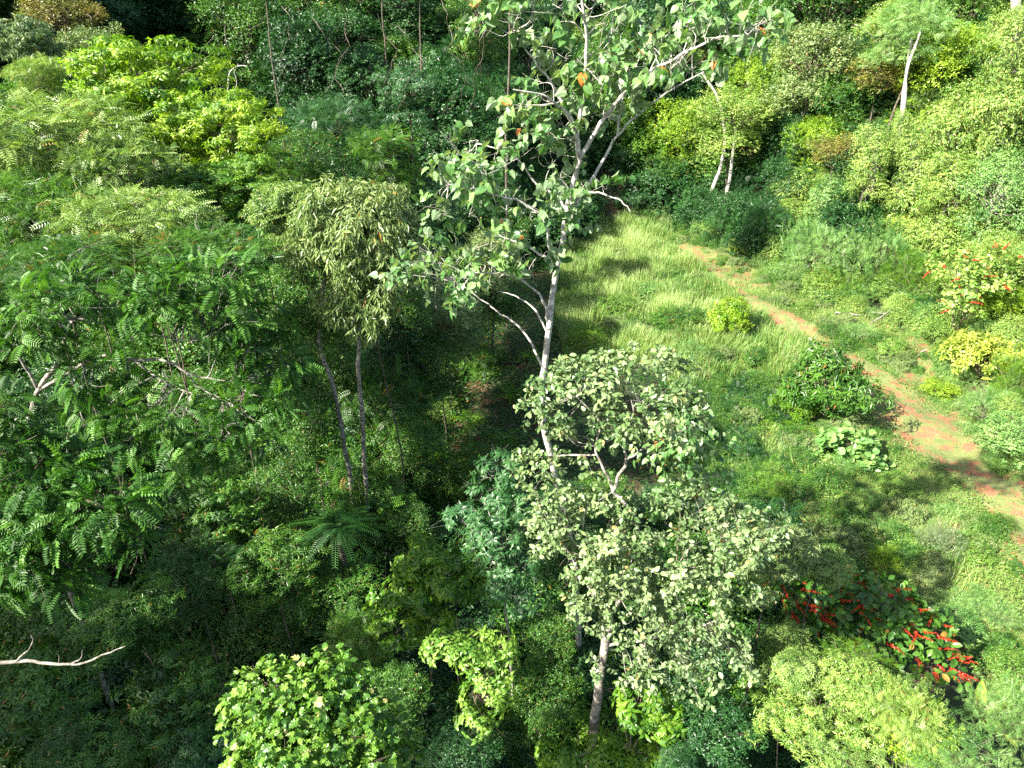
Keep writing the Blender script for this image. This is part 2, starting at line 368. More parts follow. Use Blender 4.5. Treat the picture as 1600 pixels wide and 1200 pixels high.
K = {}
def kind(key, spec, leafmat, bark, seed, **kw): K[key] = Kind(key, spec, leafmat, bark, seed, **kw)
r0 = np.random.default_rng(3)
for i in range(3):
    kind('dark%d' % i, dict(lobes=ell(7, 3, 2.6, r0, down=5), clumps=150, twigs=19, per=5, shape='tiny', size=.24, cr=.85, droop=.35), 'dark', 'bark_dark', 20 + i)
    kind('mid%d' % i, dict(lobes=ell(8, 3, 2.3, r0, down=5), clumps=150, twigs=20, per=5, shape='tiny', size=.20, cr=.75, droop=.3), 'mid', 'bark_brown', 30 + i)
for i in range(2):
    kind('deep%d' % i, dict(lobes=ell(6, 3, 2.0, r0, down=5), clumps=130, twigs=11, per=1, shape='feather', size=.75, cr=.8, style='frond', droop=.4, tiers=.7, flat=.35), 'deep', 'bark_dark', 40 + i)
    kind('blue%d' % i, dict(lobes=ell(7, 3, 2.2, r0, down=5), clumps=130, twigs=15, per=6, shape='thin', size=.34, cr=.8, style='whorl', droop=.3), 'blue', 'bark_brown', 44 + i)
    kind('slope%d' % i, dict(lobes=ell(9, 3, 3.0, r0, down=4), clumps=200, twigs=20, per=5, shape='tiny', size=.17, cr=.62, droop=.6, up=.1, flat=1.0, rare=.03), 'slope', 'bark_pale', 48 + i)
kind('curtain', dict(lobes=[(0, 0, 2.6, 1.3, 1.3, 1.2), (.3, .1, 1, 1.25, 1.2, 1.6), (-.2, -.1, -.8, 1.15, 1.2, 1.7), (.1, .1, -2.6, 1.35, 1.4, 1.5)], clumps=120, twigs=22, per=5, shape='tiny', size=.16, cr=.5, droop=.9, up=0, flat=1.3, rare=.02), 'slope', 'bark_pale', 52)
kind('lime', dict(lobes=ell(10, 3, 2.4, r0, down=7), clumps=165, twigs=13, per=6, shape='lance', size=.33, cr=.62, style='whorl', droop=.75, up=.2, flat=.5, tiers=.55), 'lime', 'bark_brown', 53)
kind('feather0', dict(lobes=ell(8, 3, 1.9, r0, down=5), clumps=180, twigs=14, per=1, shape='feather', size=.68, cr=.8, style='frond', droop=.35, flat=.4), 'pale', 'bark_pale', 54, limb=.06, ext=1.14)
kind('feather1', dict(lobes=ell(8, 3, 1.7, r0, down=5), clumps=180, twigs=14, per=1, shape='feather', size=.62, cr=.8, style='frond', droop=.35, flat=.4), 'mid', 'bark_pale', 55, limb=.06, ext=1.12)
kind('dusty', dict(lobes=ell(9, 2.4, 2.4, r0, down=3), clumps=140, twigs=22, per=6, shape='thin', size=.34, cr=.55, droop=.85, flat=.9), 'greyd', 'bark_pale', 56)
kind('bright0', dict(lobes=ell(7, 2.2, 1.5, r0), clumps=70, twigs=10, per=6, shape='lance', size=.34, cr=.6, style='whorl', droop=.35), 'bright', 'bark_brown', 57)
kind('mimosa0', dict(lobes=ell(8, 2.2, 1.4, r0), clumps=110, twigs=12, per=1, shape='mimosa', size=.42, cr=.55, style='frond', droop=.2, flat=.5), 'mimosa', 'bark_brown', 58, limb=.03)
kind('shrub0', dict(lobes=ell(8, 1.8, 1.5, r0), clumps=80, twigs=14, per=5, shape='tiny', size=.18, cr=.5, droop=.3), 'cover', 'bark_brown', 59, limb=.03)
kind('shrub1', dict(lobes=ell(6, 1.6, 1.3, r0), clumps=60, twigs=12, per=6, shape='thin', size=.28, cr=.5, style='whorl', droop=.35), 'mid', 'bark_brown', 60, limb=.03)
kind('thicket', dict(lobes=ell(14, 3, 2.2, r0, sub=.36, off=.82, down=3), clumps=230, twigs=10, per=6, shape='thin', size=.27, cr=.42, style='whorl', droop=.5, flat=.8, shell=(.4, 1.3)), 'slope', 'bark_brown', 64, limb=.03)
kind('rust', dict(lobes=ell(7, 2.2, 2.0, r0), clumps=80, twigs=18, per=5, shape='tiny', size=.16, cr=.6, droop=.3), 'rust', 'bark_brown', 61)
kind('lemon', dict(lobes=ell(7, 1.6, 1.0, r0), clumps=70, twigs=10, per=5, shape='tiny', size=.22, cr=.45, droop=.2, style='whorl'), 'cream', 'bark_brown', 62, limb=.02)
kind('silver', dict(lobes=ell(7, 2.4, 2.0, r0), clumps=70, twigs=12, per=6, shape='thin', size=.45, cr=.8, style='whorl', droop=.9), 'grey', 'bark_pale', 63)

# ------------------------------------------------------------------ placing trees
COUNT = {}
def trunk_mesh(base, top, rad, mat, sides=7, bend=.25, seed=0, top_r=.45):
    r = np.random.default_rng(seed); v = np.asarray(top, float) - base; L = np.linalg.norm(v)
    m1 = v * .35 + r.normal(size=3) * bend * L * .06; m2 = v * .7 + r.normal(size=3) * bend * L * .06
    p = smooth_path([np.array([0, 0, -.5]), m1 * [1, 1, 1], m2, v], 12, .012 * L * bend, seed)
    mb = MB(); f = np.linspace(1, top_r, 12); f[0] *= 1.35; tube(mb, p, rad * f, sides); return mb.mesh('trunk', mat, True)
def place(k, pos, name, label, cat='tree', group=None, s=1.0, sz=None, rot=None, lean=(0, 0), rad=.14, bark=None, mat=None, trunk=True):
    """A tree or shrub of kind k with the middle of its crown at pos, standing on the terrain below it."""
    kk = K[k]; pos = np.asarray(pos, float); sz = s if sz is None else sz
    base = np.array([pos[0] + lean[0], pos[1] + lean[1], 0]); base[2] = hz(base[0], base[1])
    root = link(name, None, None, base); root.empty_display_size = .5
    tag(root, label, cat, group)
    if rot is None: rot = rng.uniform(0, 6.28)
    off = pos - base
    c = link('crown', kk.crown, root, off); c.rotation_euler = (0, 0, rot); c.scale = (s, s, sz)
    if mat:
        c.material_slots[0].link = 'OBJECT'; c.material_slots[0].material = M[mat]
    l = link('limb', kk.limb, root, off); l.rotation_euler = (0, 0, rot); l.scale = (s, s, sz)
    if trunk:
        top = pos + kk.root * [0, 0, sz] + [0, 0, .15]
        if top[2] - base[2] > .3:
            link('trunk', trunk_mesh(base, top, rad, M[bark or kk.bark], seed=int(rng.integers(1e6))), root)
    return root
def nm_shrub(n): return 'shrub' in n
def at(k, px, py, Y, rpx, name, label, rzpx=None, **kw):
    """The same with the crown's middle and half width given as the photograph shows them, at distance Y."""
    pos = P(px, py, Y); m = mpp(px, py, Y); R0 = {'lime': 3, 'dusty': 2.4, 'bright0': 2.2, 'mimosa0': 2.2, 'shrub0': 1.8, 'shrub1': 1.6, 'rust': 2.2, 'lemon': 1.6, 'silver': 2.4, 'curtain': 1.7}.get(k, 3) * 1.12
    H0 = {'lime': 2.4, 'dusty': 2.4, 'bright0': 1.5, 'mimosa0': 1.4, 'shrub0': 1.5, 'shrub1': 1.3, 'rust': 2, 'lemon': 1, 'silver': 2, 'curtain': 4.2, 'feather0': 1.9, 'feather1': 1.7}.get(k, 2.4) * 1.15
    if nm_shrub(name):
        fy = py + (rzpx or rpx) * .8; d = ray(px, fy)
        for t in np.arange(14, 110, .25):
            q = CAM + d * t
            if q[2] < hz(q[0], q[1]): break
        Y = q[1]; pos = P(px, py, Y); m = mpp(px, py, Y)
    s = rpx * m / R0; sz = (rzpx * m / H0) if rzpx else s
    lo = hz(pos[0], pos[1]) + H0 * sz * .55
    if pos[2] < lo: pos[2] = lo
    return place(k, pos, name, label, s=s, sz=sz, **kw)

# ================================================================== THE SETTING
def terrain():
    xs = np.concatenate([np.arange(-150, -60, 6), np.arange(-60, 60, 1.0), np.arange(60, 151, 6)]); ys = np.concatenate([np.arange(-60, 6, 6), np.arange(6, 100, 1.0), np.arange(100, 260, 8)])
    X, Y = np.meshgrid(xs, ys); Z = height(X, Y); V = np.stack([X, Y, Z], -1).reshape(-1, 3); nx = len(xs)
    i = np.arange(len(ys) - 1)[:, None] * nx; j = np.arange(nx - 1)[None]
    F = np.stack([i + j, i + j + 1, i + nx + j + 1, i + nx + j], -1).reshape(-1, 4)
    mb = MB(); mb.add(V, F); return mb.mesh('ground', M['floor'], True)
tag(link('ground', terrain()), kind='structure')

CLEAR_PX = [(880, 400), (930, 355), (1040, 350), (1120, 380), (1210, 415), (1270, 460), (1340, 490), (1450, 530), (1500, 580), (1540, 690), (1680, 760), (1700, 1150), (1560, 1130), (1500, 1000),
            (1400, 920), (1260, 880), (1130, 800), (1090, 700), (1060, 600), (1000, 560), (900, 560), (865, 470)]
CLEAR = gpoly(CLEAR_PX)
def sheet(name, poly, mat, lift, step=.5, jit=.6):
    """A ground sheet inside a polygon, following the terrain, with a ragged edge."""
    a = np.array(poly); xs = np.arange(a[:, 0].min() - 1, a[:, 0].max() + 1, step); ys = np.arange(a[:, 1].min() - 1, a[:, 1].max() + 1, step)
    X, Y = np.meshgrid(xs, ys); Z = height(X, Y) + lift; nx = len(xs)
    cx = X[:-1, :-1] + step / 2; cy = Y[:-1, :-1] + step / 2
    wob = .5 * np.sin(cx * 2.1 + cy) + .4 * np.sin(cy * 2.9 - cx * 1.3)
    ok = inpoly(cx + wob * jit, cy + wob * jit * .7, poly)
    i = np.arange(len(ys) - 1)[:, None] * nx; j = np.arange(nx - 1)[None]
    F = np.stack([i + j, i + j + 1, i + nx + j + 1, i + nx + j], -1)[ok]
    mb = MB(); mb.add(np.stack([X, Y, Z], -1).reshape(-1, 3), F); return link(name, mb.mesh(name, M[mat], True))
tag(sheet('meadow_ground', CLEAR, 'meadow', .06), kind='structure')
PATH_PX = [(1062, 385, .7), (1085, 405, .9), (1130, 440, .8), (1195, 488, 1.2), (1250, 515, 1.3), (1310, 555, 1.1), (1370, 600, 1.7), (1415, 645, 2.3), (1455, 690, 2.2), (1510, 735, 1.5), (1570, 790, 1.0), (1610, 850, 1.0), (1640, 920, 1.1), (1680, 1020, 1.2)]
PC = np.array([[*G(a, b)[:2], w_] for a, b, w_ in PATH_PX]); PCs = smooth_path(PC, 60)
def path_dist(x, y):
    d = np.sqrt((x[:, None] - PCs[None, :, 0]) ** 2 + (y[:, None] - PCs[None, :, 1]) ** 2) / PCs[None, :, 2]
    return d.min(1)
ppoly = []
tn = norm(np.gradient(PCs[:, :2], axis=0)); nr = np.stack([-tn[:, 1], tn[:, 0]], -1)
ppoly = [tuple(PCs[i, :2] + nr[i] * PCs[i, 2]) for i in range(60)] + [tuple(PCs[i, :2] - nr[i] * PCs[i, 2]) for i in range(59, -1, -1)]
tag(sheet('path', ppoly, 'path', .13, .25, .25), kind='structure')
# bare red soil beside the path and in the fern slope
SOIL = [gpoly(p_) for p_ in ([[(1055, 372), (1110, 375), (1160, 410), (1215, 445), (1190, 455), (1120, 432), (1070, 408)], [(1380, 540), (1440, 530), (1470, 575), (1440, 610), (1400, 590)], [(1420, 660), (1500, 640), (1540, 700), (1500, 740), (1440, 700)],
                          [(1120, 660), (1160, 640), (1175, 690), (1140, 730), (1115, 700)], [(1540, 760), (1600, 730), (1640, 790), (1600, 800)], [(690, 690), (760, 700), (740, 770), (690, 780), (660, 730)]])]
for k_, pl in enumerate(SOIL): tag(sheet('bare_soil', pl, 'path', .10 if k_ < 5 else .08, .25, .5), kind='structure')
def on_soil(x, y):
    o = np.zeros(len(x), bool)
    for pl in SOIL: o |= inpoly(x, y, pl)
    return o

# ------------------------------------------------------------------ grass and creepers of the clearing
def scatter_in(poly, dens, r):
    a = np.array(poly); lo = a.min(0); hi = a.max(0); n = int((hi[0] - lo[0]) * (hi[1] - lo[1]) * dens)
    x = r.uniform(lo[0], hi[0], n); y = r.uniform(lo[1], hi[1], n); ok = inpoly(x, y, poly); return x[ok], y[ok]
def patch(x, y, s=.35, ph=0.):
    return (np.sin(x * s * 1.7 + ph + 1.1 * np.sin(y * s)) + np.sin(y * s * 1.3 - ph + 1.3 * np.sin(x * s * 1.6)) + .6 * np.sin((x + y) * s * 3.1 + ph)) / 2.6
def grass_mesh(name, poly, dens, hgt, seed, thin_path=True, lie=.35, tint0=.5, wpx=.012):
    r = np.random.default_rng(seed); x, y = scatter_in(poly, dens, r)
    pd = path_dist(x, y); keep = (pd > r.uniform(.65, 1.5, len(x))) & ~(on_soil(x, y) & (r.random(len(x)) < .85)) if thin_path else np.ones(len(x), bool)
    keep &= r.random(len(x)) < .5 + .9 * patch(x, y, .8, seed)
    x = x[keep]; y = y[keep]; n = len(x); z = height(x, y) + .05
    pt = patch(x, y, .30, 2.); h = hgt * r.uniform(.35, 1.25, n) * (1 + .5 * pt) * (1 + .35 * patch(x, y, 1.1, 3.)); a = r.uniform(0, 6.28, n)
    ln = np.stack([np.cos(a), np.sin(a)], -1) * (lie * h * r.uniform(.3, 1.3, n))[:, None] + np.stack([.25 * patch(x, y, .6, 5.), .25 * patch(x, y, .5, 9.)], -1) * h[:, None]
    wv = np.stack([-np.sin(a), np.cos(a), np.zeros(n)], -1) * (wpx * (1 + .6 * r.random(n)))[:, None]
    b = np.stack([x, y, z], -1); m = b + np.concatenate([ln * .35, (h * .62)[:, None]], 1); t = b + np.concatenate([ln, (h * .9)[:, None]], 1)
    V = np.stack([b - wv, b + wv, m + wv * .9, t, m - wv * .9], 1); F = np.array([(0, 1, 2), (0, 2, 4), (4, 2, 3)])
    mb = MB(); ti = np.clip(tint0 + .32 * pt + r.normal(0, .17, n), .03, .74); ti = np.where(r.random(n) < .06, 1.5, ti)
    mb.add(V.reshape(-1, 3), (F[None] + (np.arange(n) * 5)[:, None, None]).reshape(-1, 3), np.repeat(ti, 5))
    return mb.mesh(name, M['grass'])
def creeper_mesh(name, poly, dens, size, seed, mat='cover', hgt=.25, thin_path=True, tint0=.5):
    r = np.random.default_rng(seed); x, y = scatter_in(poly, dens, r)
    if thin_path:
        k = (path_dist(x, y) > r.uniform(.25, 1.3, len(x))) & ~(on_soil(x, y) & (r.random(len(x)) < .6)); x = x[k]; y = y[k]
    pt = patch(x, y, .55, seed); k = r.random(len(x)) < .7 + .4 * pt; x = x[k]; y = y[k]; pt = pt[k]
    n = len(x); z = height(x, y) + .08 + hgt * r.random(n) * (1 + pt)
    a = r.uniform(0, 6.28, n); d = np.stack([np.cos(a), np.sin(a), r.uniform(-.2, .5, n)], -1); nn = norm(np.array([0, 0, 1.]) + r.normal(size=(n, 3)) * .45)
    Mx, pos = frames(np.stack([x, y, z], -1), d, nn, size * r.uniform(.6, 1.3, n), 1.4)
    ti = np.clip(tint0 + .32 * patch(x, y, .22, 1.) + r.normal(0, .14, n), .03, .76); ti = np.where(r.random(n) < .03, 1.5, ti)
    mb = MB(); stamp(mb, 'tiny', Mx, pos, ti); return mb.mesh(name, M[mat])
TALL = gpoly([(875, 400), (930, 355), (1040, 350), (1075, 400), (1190, 500), (1290, 565), (1250, 600), (1120, 590), (1080, 620), (1000, 570), (880, 560), (860, 470)])
tag(link('grass', grass_mesh('tall_grass', TALL, 330, 1.25, 71, tint0=.55, wpx=.011)), 'pale tall grass swaying over the sunny meadow behind the white-trunked tree', 'grass', kind='stuff')
tag(link('short_grass', grass_mesh('short_grass', CLEAR, 110, .32, 72, wpx=.009)), 'short bright grass over the clearing along the red dirt path', 'grass', kind='stuff')
tag(link('creeper_undergrowth', creeper_mesh('creepers', CLEAR, 150, .105, 73)), 'small-leaved green creepers matted over the clearing floor', 'ground cover', kind='stuff')
FERN_PX = gpoly([(1040, 590), (1120, 590), (1250, 610), (1230, 700), (1260, 800), (1150, 860), (1080, 800), (1060, 700)])
tag(link('slope_grass', grass_mesh('slope_grass', FERN_PX, 120, .5, 74, tint0=.35)), 'rough green grass on the fern slope beside the bushy path shrub', 'grass', kind='stuff')
GULLY = gpoly([(560, 400), (880, 420), (900, 560), (1050, 600), (1120, 860), (900, 1200), (560, 1200), (500, 900), (560, 600)])
tag(link('gully_undergrowth', creeper_mesh('gully_creepers', GULLY, 60, .20, 75, mat='mid', hgt=.7, tint0=.35)), 'dark low undergrowth filling the shaded gully below the tall tree', 'ground cover', kind='stuff')

# ------------------------------------------------------------------ understory of the forest: a continuous mass of low leaves (stuff)
def undergrowth(name, pts, protos, label, seed, smin=.6, smax=1.3):
    pc = bpy.data.collections.new(name + '_parts')
    for k in protos: pc.objects.link(bpy.data.objects.new(name + '_clump', K[k].crown))
    r = np.random.default_rng(seed); n = len(pts); me = bpy.data.meshes.new(name)
    me.vertices.add(n); me.vertices.foreach_set('co', np.asarray(pts, np.float32).reshape(-1))
    for nm, ty, vals in (('rz', 'FLOAT', r.uniform(0, 6.28, n)), ('sc', 'FLOAT', r.uniform(smin, smax, n))):
        a = me.attributes.new(nm, ty, 'POINT'); a.data.foreach_set('value', vals.astype(np.float32))
    me.update(); o = link(name, me); tag(o, label, 'undergrowth', kind='stuff')
    g = bpy.data.node_groups.new(name, 'GeometryNodeTree'); g.interface.new_socket('Geometry', in_out='INPUT', socket_type='NodeSocketGeometry'); g.interface.new_socket('Geometry', in_out='OUTPUT', socket_type='NodeSocketGeometry')
    N = g.nodes.new; gi = N('NodeGroupInput'); go = N('NodeGroupOutput'); ip = N('GeometryNodeInstanceOnPoints'); ci = N('GeometryNodeCollectionInfo'); ci.inputs[0].default_value = pc
    ci.inputs['Separate Children'].default_value = True; ci.inputs['Reset Children'].default_value = True; ip.inputs['Pick Instance'].default_value = True
    ar = N('GeometryNodeInputNamedAttribute'); ar.data_type = 'FLOAT'; ar.inputs[0].default_value = 'rz'
    as_ = N('GeometryNodeInputNamedAttribute'); as_.data_type = 'FLOAT'; as_.inputs[0].default_value = 'sc'
    cx = N('ShaderNodeCombineXYZ'); g.links.new(ar.outputs['Attribute'], cx.inputs[2])
    g.links.new(gi.outputs[0], ip.inputs['Points']); g.links.new(ci.outputs[0], ip.inputs['Instance']); g.links.new(cx.outputs[0], ip.inputs['Rotation']); g.links.new(as_.outputs['Attribute'], ip.inputs['Scale'])
    g.links.new(ip.outputs[0], go.inputs[0]); md = o.modifiers.new('scatter', 'NODES'); md.node_group = g
    return o
def jgrid(x0, x1, y0, y1, st, r, fn=None, hi=.9):
    out_ = []
    for x in np.arange(x0, x1, st):
        for y in np.arange(y0, y1, st):
            a, b = x + r.uniform(-.5, .5) * st, y + r.uniform(-.5, .5) * st
            if abs(a) > .8 * b + 6: continue
            if fn is None or fn(a, b): out_.append((a, b, hz(a, b) + r.uniform(.1, hi)))
    return out_
OPEN = gpoly([(600, 470), (860, 400), (930, 350), (1040, 350), (1110, 385), (1170, 405), (1230, 445), (1300, 485), (1410, 515), (1475, 560), (1500, 620), (1535, 700), (1680, 760), (1750, 1250), (1500, 1150), (1260, 900), (1130, 840), (800, 820), (640, 860), (600, 700)])
def notopen(a, b): return not inpoly(np.array([a]), np.array([b]), OPEN)[0]
ru = np.random.default_rng(90)
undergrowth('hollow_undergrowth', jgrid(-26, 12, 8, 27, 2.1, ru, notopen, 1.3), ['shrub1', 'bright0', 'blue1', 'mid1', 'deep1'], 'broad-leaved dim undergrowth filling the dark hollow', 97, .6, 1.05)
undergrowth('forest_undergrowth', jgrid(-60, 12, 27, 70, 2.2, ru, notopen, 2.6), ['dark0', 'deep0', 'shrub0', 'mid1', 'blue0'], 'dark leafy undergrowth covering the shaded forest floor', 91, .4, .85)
undergrowth('slope_undergrowth', jgrid(-80, 80, 68, 125, 3.0, ru, notopen, 4.5), ['dark1', 'mid0', 'deep1', 'dark2'], 'dense leafy undergrowth climbing the far slope under the trees', 92, .7, 1.25)
undergrowth('bank_undergrowth', jgrid(16, 70, 14, 80, 1.9, ru, lambda a, b: notopen(a, b) and a > min(30, 17 + max(0, 74 - b) * .45), 1.4), ['slope0', 'mimosa0', 'shrub0', 'mimosa0', 'shrub1'], 'tangled sunlit undergrowth covering the bank beside the clearing', 93, .35, .85)

rw = np.random.default_rng(77)
wx, wy = scatter_in(CLEAR, 1.3, rw); wk = (path_dist(wx, wy) > 1.15) & (rw.random(len(wx)) < .4 + .8 * patch(wx, wy, .5, 4.))
wx = wx[wk]; wy = wy[wk]
undergrowth('meadow_weeds', [(a, b, hz(a, b) + .05) for a, b in zip(wx, wy)], ['shrub0', 'mimosa0', 'shrub1', 'mimosa0', 'dusty', 'mid2'], 'low tangled weeds dotted through the grass of the clearing', 94, .14, .42)
sx, sy = scatter_in(FERN_PX, 1.6, rw)
undergrowth('slope_weeds', [(a, b, hz(a, b) + .1) for a, b in zip(sx, sy)], ['shrub0', 'mid0', 'shrub1', 'deep0'], 'rough low weeds on the slope beside the bushy path shrub', 95, .16, .45)
tag(link('leaf_litter', creeper_mesh('litter', [tuple(q) for q in CLEAR], 5, .14, 96, mat='dead', hgt=.03, thin_path=False)), 'scattered dry leaves on the path and the clearing floor', 'leaf litter', kind='stuff')
# ================================================================== NEAR TREES, LEAF BY LEAF
def hero(name, label, cat, base, stems, lobes, spec, leafmat, bark, seed, part='leaf', split=290, group=None, fixed=None, limb=.05, roots=None, nlimb=60, stuffname='foliage'):
    """stems: list of (points, r0, r1). The leaves nearest to the viewer become parts of their own; the rest is one part of kind stuff."""
    r = np.random.default_rng(seed); base = np.asarray(base, float); root = link(name, None, None, base); tag(root, label, cat, group)
    root.empty_display_size = .5
    for i, (pts, a, b) in enumerate(stems):
        n = max(8, 5 * len(pts)); p = smooth_path(pts, n, .02, seed + i) - base; mb = MB(); tube(mb, p, np.linspace(a, b, n), 9 if i == 0 else 7)
        link('trunk' if i == 0 else 'branch', mb.mesh('trunk' if i == 0 else 'branch', M[bark], True), root)
    Mx, pos, tt, C = make_leaves(lobes=lobes, r=r, **spec)
    # twigs to the clumps from the nearest stem
    if stems:
        allp = np.concatenate([smooth_path(s_[0], 20) for s_ in (stems[1:] if len(stems) > 1 else stems)]); mb = MB()
        for k in range(min(len(C), nlimb)):
            c = C[k]; d = np.linalg.norm((allp - c) * [1, 1, 1.0] + [0, 0, .25 * np.linalg.norm(allp - c, axis=1).min()], axis=1); a = allp[np.argmin(d)]
            m = (a + c) / 2 + r.normal(size=3) * .12 - [0, 0, .05]; p = smooth_path([a, m, c], 7, .02, k) - base; L = np.linalg.norm(c - a); tube(mb, p, np.linspace(limb * min(1, .4 + L * .3), limb * .2, 7), 5)
            for q in range(3):
                e = c - base + r.normal(size=3) * .35; tube(mb, smooth_path([p[5], (p[5] + e) / 2 + r.normal(size=3) * .06, e], 4), np.linspace(limb * .3, limb * .1, 4), 3)
        if mb.V: tag(link('twig', mb.mesh('twig', M[bark], True), root), kind='stuff')
    shape = spec['shape']; n = len(pos); dist = np.linalg.norm(pos - CAM, axis=1); sz = np.linalg.norm(Mx[:, :, 1], axis=1)
    # size and openness to the view: leaves on the near side of their own clump come first
    cc = C.mean(0); near = np.einsum('ij,ij->i', norm(pos - cc), norm(CAM - pos)); score = sz / dist * (1 + .6 * near)
    order = np.argsort(-score); sel = order[:split]; rest = order[split:]
    T, F = LEAF[shape]; variants = []
    for q in range(5):
        Tq = T.copy(); Tq[:, 2] += r.normal(0, .02, len(T)) ; Tq[:, 2] -= (.05 * q) * Tq[:, 1] ** 2
        mb = MB(); mb.add(Tq, F, .28 + .13 * q if q < 4 else .9); variants.append(mb.mesh(part, M[leafmat]))
    mbr = MB(); mbr.add(T, F, 1.5); vr = mbr.mesh(part, M[leafmat])
    for k in sel:
        me = vr if tt[k] >= .99 else variants[int(np.clip((tt[k] - .2) / .14, 0, 4))]
        o = bpy.data.objects.new(part, me); COL.objects.link(o); o.parent = root
        m4 = Matrix.Identity(4); A = Mx[k]
        for i in range(3):
            for j in range(3): m4[i][j] = float(A[i, j])
            m4[i][3] = float(pos[k, i] - base[i])
        o.matrix_basis = m4
    if len(rest):
        mb = MB(); stamp(mb, shape, Mx[rest], pos[rest] - base, tt[rest]); tag(link(stuffname, mb.mesh(stuffname, M[leafmat]), root), kind='stuff')
    return root
def lob(rows, dfl=None):
    """(px, py, Y, half width px, half height px) -> world ellipsoids; depth as the width."""
    o = []
    for px, py, Y, a, b in rows:
        m = mpp(px, py, Y); c = P(px, py, Y); o.append((*c, a * m, a * m * .9, b * m))
    return o
def pts(rows): return [P(a, b, c) for a, b, c in rows]

# --- the tall white-trunked tree with heart-shaped leaves
hb = P(905, 1130, 20.5); hb[2] = hz(hb[0], hb[1])
st = [([hb] + pts([(905, 1000, 20.3), (893, 860, 20.2), (864, 730, 20.1), (846, 640, 20), (853, 550, 20), (867, 440, 19.9), (881, 365, 19.8), (893, 300, 19.7), (906, 248, 19.6)]), .135, .06),
      (pts([(906, 248, 19.6), (901, 205, 19.4), (912, 150, 19.2), (917, 100, 19), (915, 40, 18.8), (905, -40, 18.6)]), .07, .025),
      (pts([(906, 248, 19.6), (930, 205, 19.5), (965, 158, 19.2), (1005, 120, 18.8), (1060, 88, 18.4), (1120, 60, 18), (1170, 55, 17.8)]), .065, .016),
      (pts([(881, 365, 19.8), (905, 312, 20.4), (935, 262, 20.8), (965, 212, 21), (1010, 168, 21), (1065, 130, 21), (1110, 108, 21)]), .055, .015),
      (pts([(901, 205, 19.4), (880, 160, 19.8), (862, 130, 20), (835, 95, 20), (800, 50, 20)]), .05, .015),
      (pts([(903, 225, 19.5), (890, 185, 19), (872, 165, 18.6), (850, 150, 18.2), (800, 140, 18)]), .045, .015),
      (pts([(849, 580, 20), (832, 540, 20.3), (812, 512, 20.5), (785, 492, 20.6), (755, 470, 20.7), (715, 440, 20.8)]), .042, .014),
      (pts([(858, 510, 20), (848, 470, 19.6), (825, 445, 19.3), (800, 432, 19), (740, 425, 18.8)]), .045, .014),
      (pts([(856, 520, 20), (838, 488, 20.5), (815, 468, 20.8), (780, 455, 21)]), .035, .012),
      (pts([(869, 425, 19.9), (860, 395, 19.4), (850, 345, 19), (820, 320, 18.8), (760, 300, 18.6), (700, 290, 18.4)]), .045, .013),
      (pts([(872, 410, 19.9), (845, 398, 20.3), (815, 380, 20.6), (770, 365, 20.8)]), .045, .015),
      (pts([(886, 330, 19.8), (868, 305, 20.2), (840, 290, 20.4), (800, 240, 20.6), (745, 225, 20.6)]), .045, .015),
      (pts([(893, 300, 19.7), (925, 300, 19.2), (965, 310, 19), (985, 330, 18.9)]), .03, .012),
      (pts([(965, 212, 21), (968, 180, 21.2), (975, 150, 21.3), (1010, 70, 21.4)]), .035, .012)]
hl = [(690, 300, 18.4, 42, 26), (735, 330, 18.7, 46, 26), (800, 330, 19, 44, 30), (690, 425, 20.6, 52, 30), (750, 435, 19, 54, 30), (820, 408, 19.2, 42, 24), (665, 400, 20.4, 24, 22), (725, 240, 20.6, 30, 28),
      (775, 262, 20.4, 44, 30), (850, 265, 20, 46, 38), (930, 300, 19.2, 38, 26), (965, 310, 19, 22, 24), (790, 105, 18.2, 36, 26), (780, 40, 19.5, 34, 34), (845, 85, 19.8, 44, 30), (868, 150, 19.2, 48, 30), (945, 110, 19, 52, 40),
      (1000, 50, 20, 58, 40), (1060, 100, 18.6, 54, 30), (1110, 45, 18.2, 62, 34), (1165, 35, 17.8, 40, 30), (1180, 82, 17.8, 34, 14), (930, 30, 18.8, 50, 34), (850, 15, 19.2, 48, 30), (800, 180, 19, 40, 34), (860, 215, 19.6, 44, 30),
      (960, 175, 20.4, 40, 24), (760, 390, 20.2, 44, 22), (880, 350, 20.2, 26, 18), (1010, 118, 20.2, 44, 24), (640, 430, 20.6, 16, 14), (1060, 20, 19.6, 46, 30), (740, 280, 18.8, 38, 24)]
heart_spec = dict(clumps=145, twigs=4, per=4, shape='heart', size=.245, cr=.40, droop=.75, up=.1, flat=.7, shell=(.2, 1.0), zmin=-.9, upn=.45, tl=.45, rare=.012, spread=.5)
hero('heart_leaved_tree', 'tall slender tree with forked white trunk and loose heart-shaped leaves above the meadow', 'tree', hb, st, lob(hl), heart_spec, 'heart', 'bark_white', 101, limb=.022, nlimb=150)

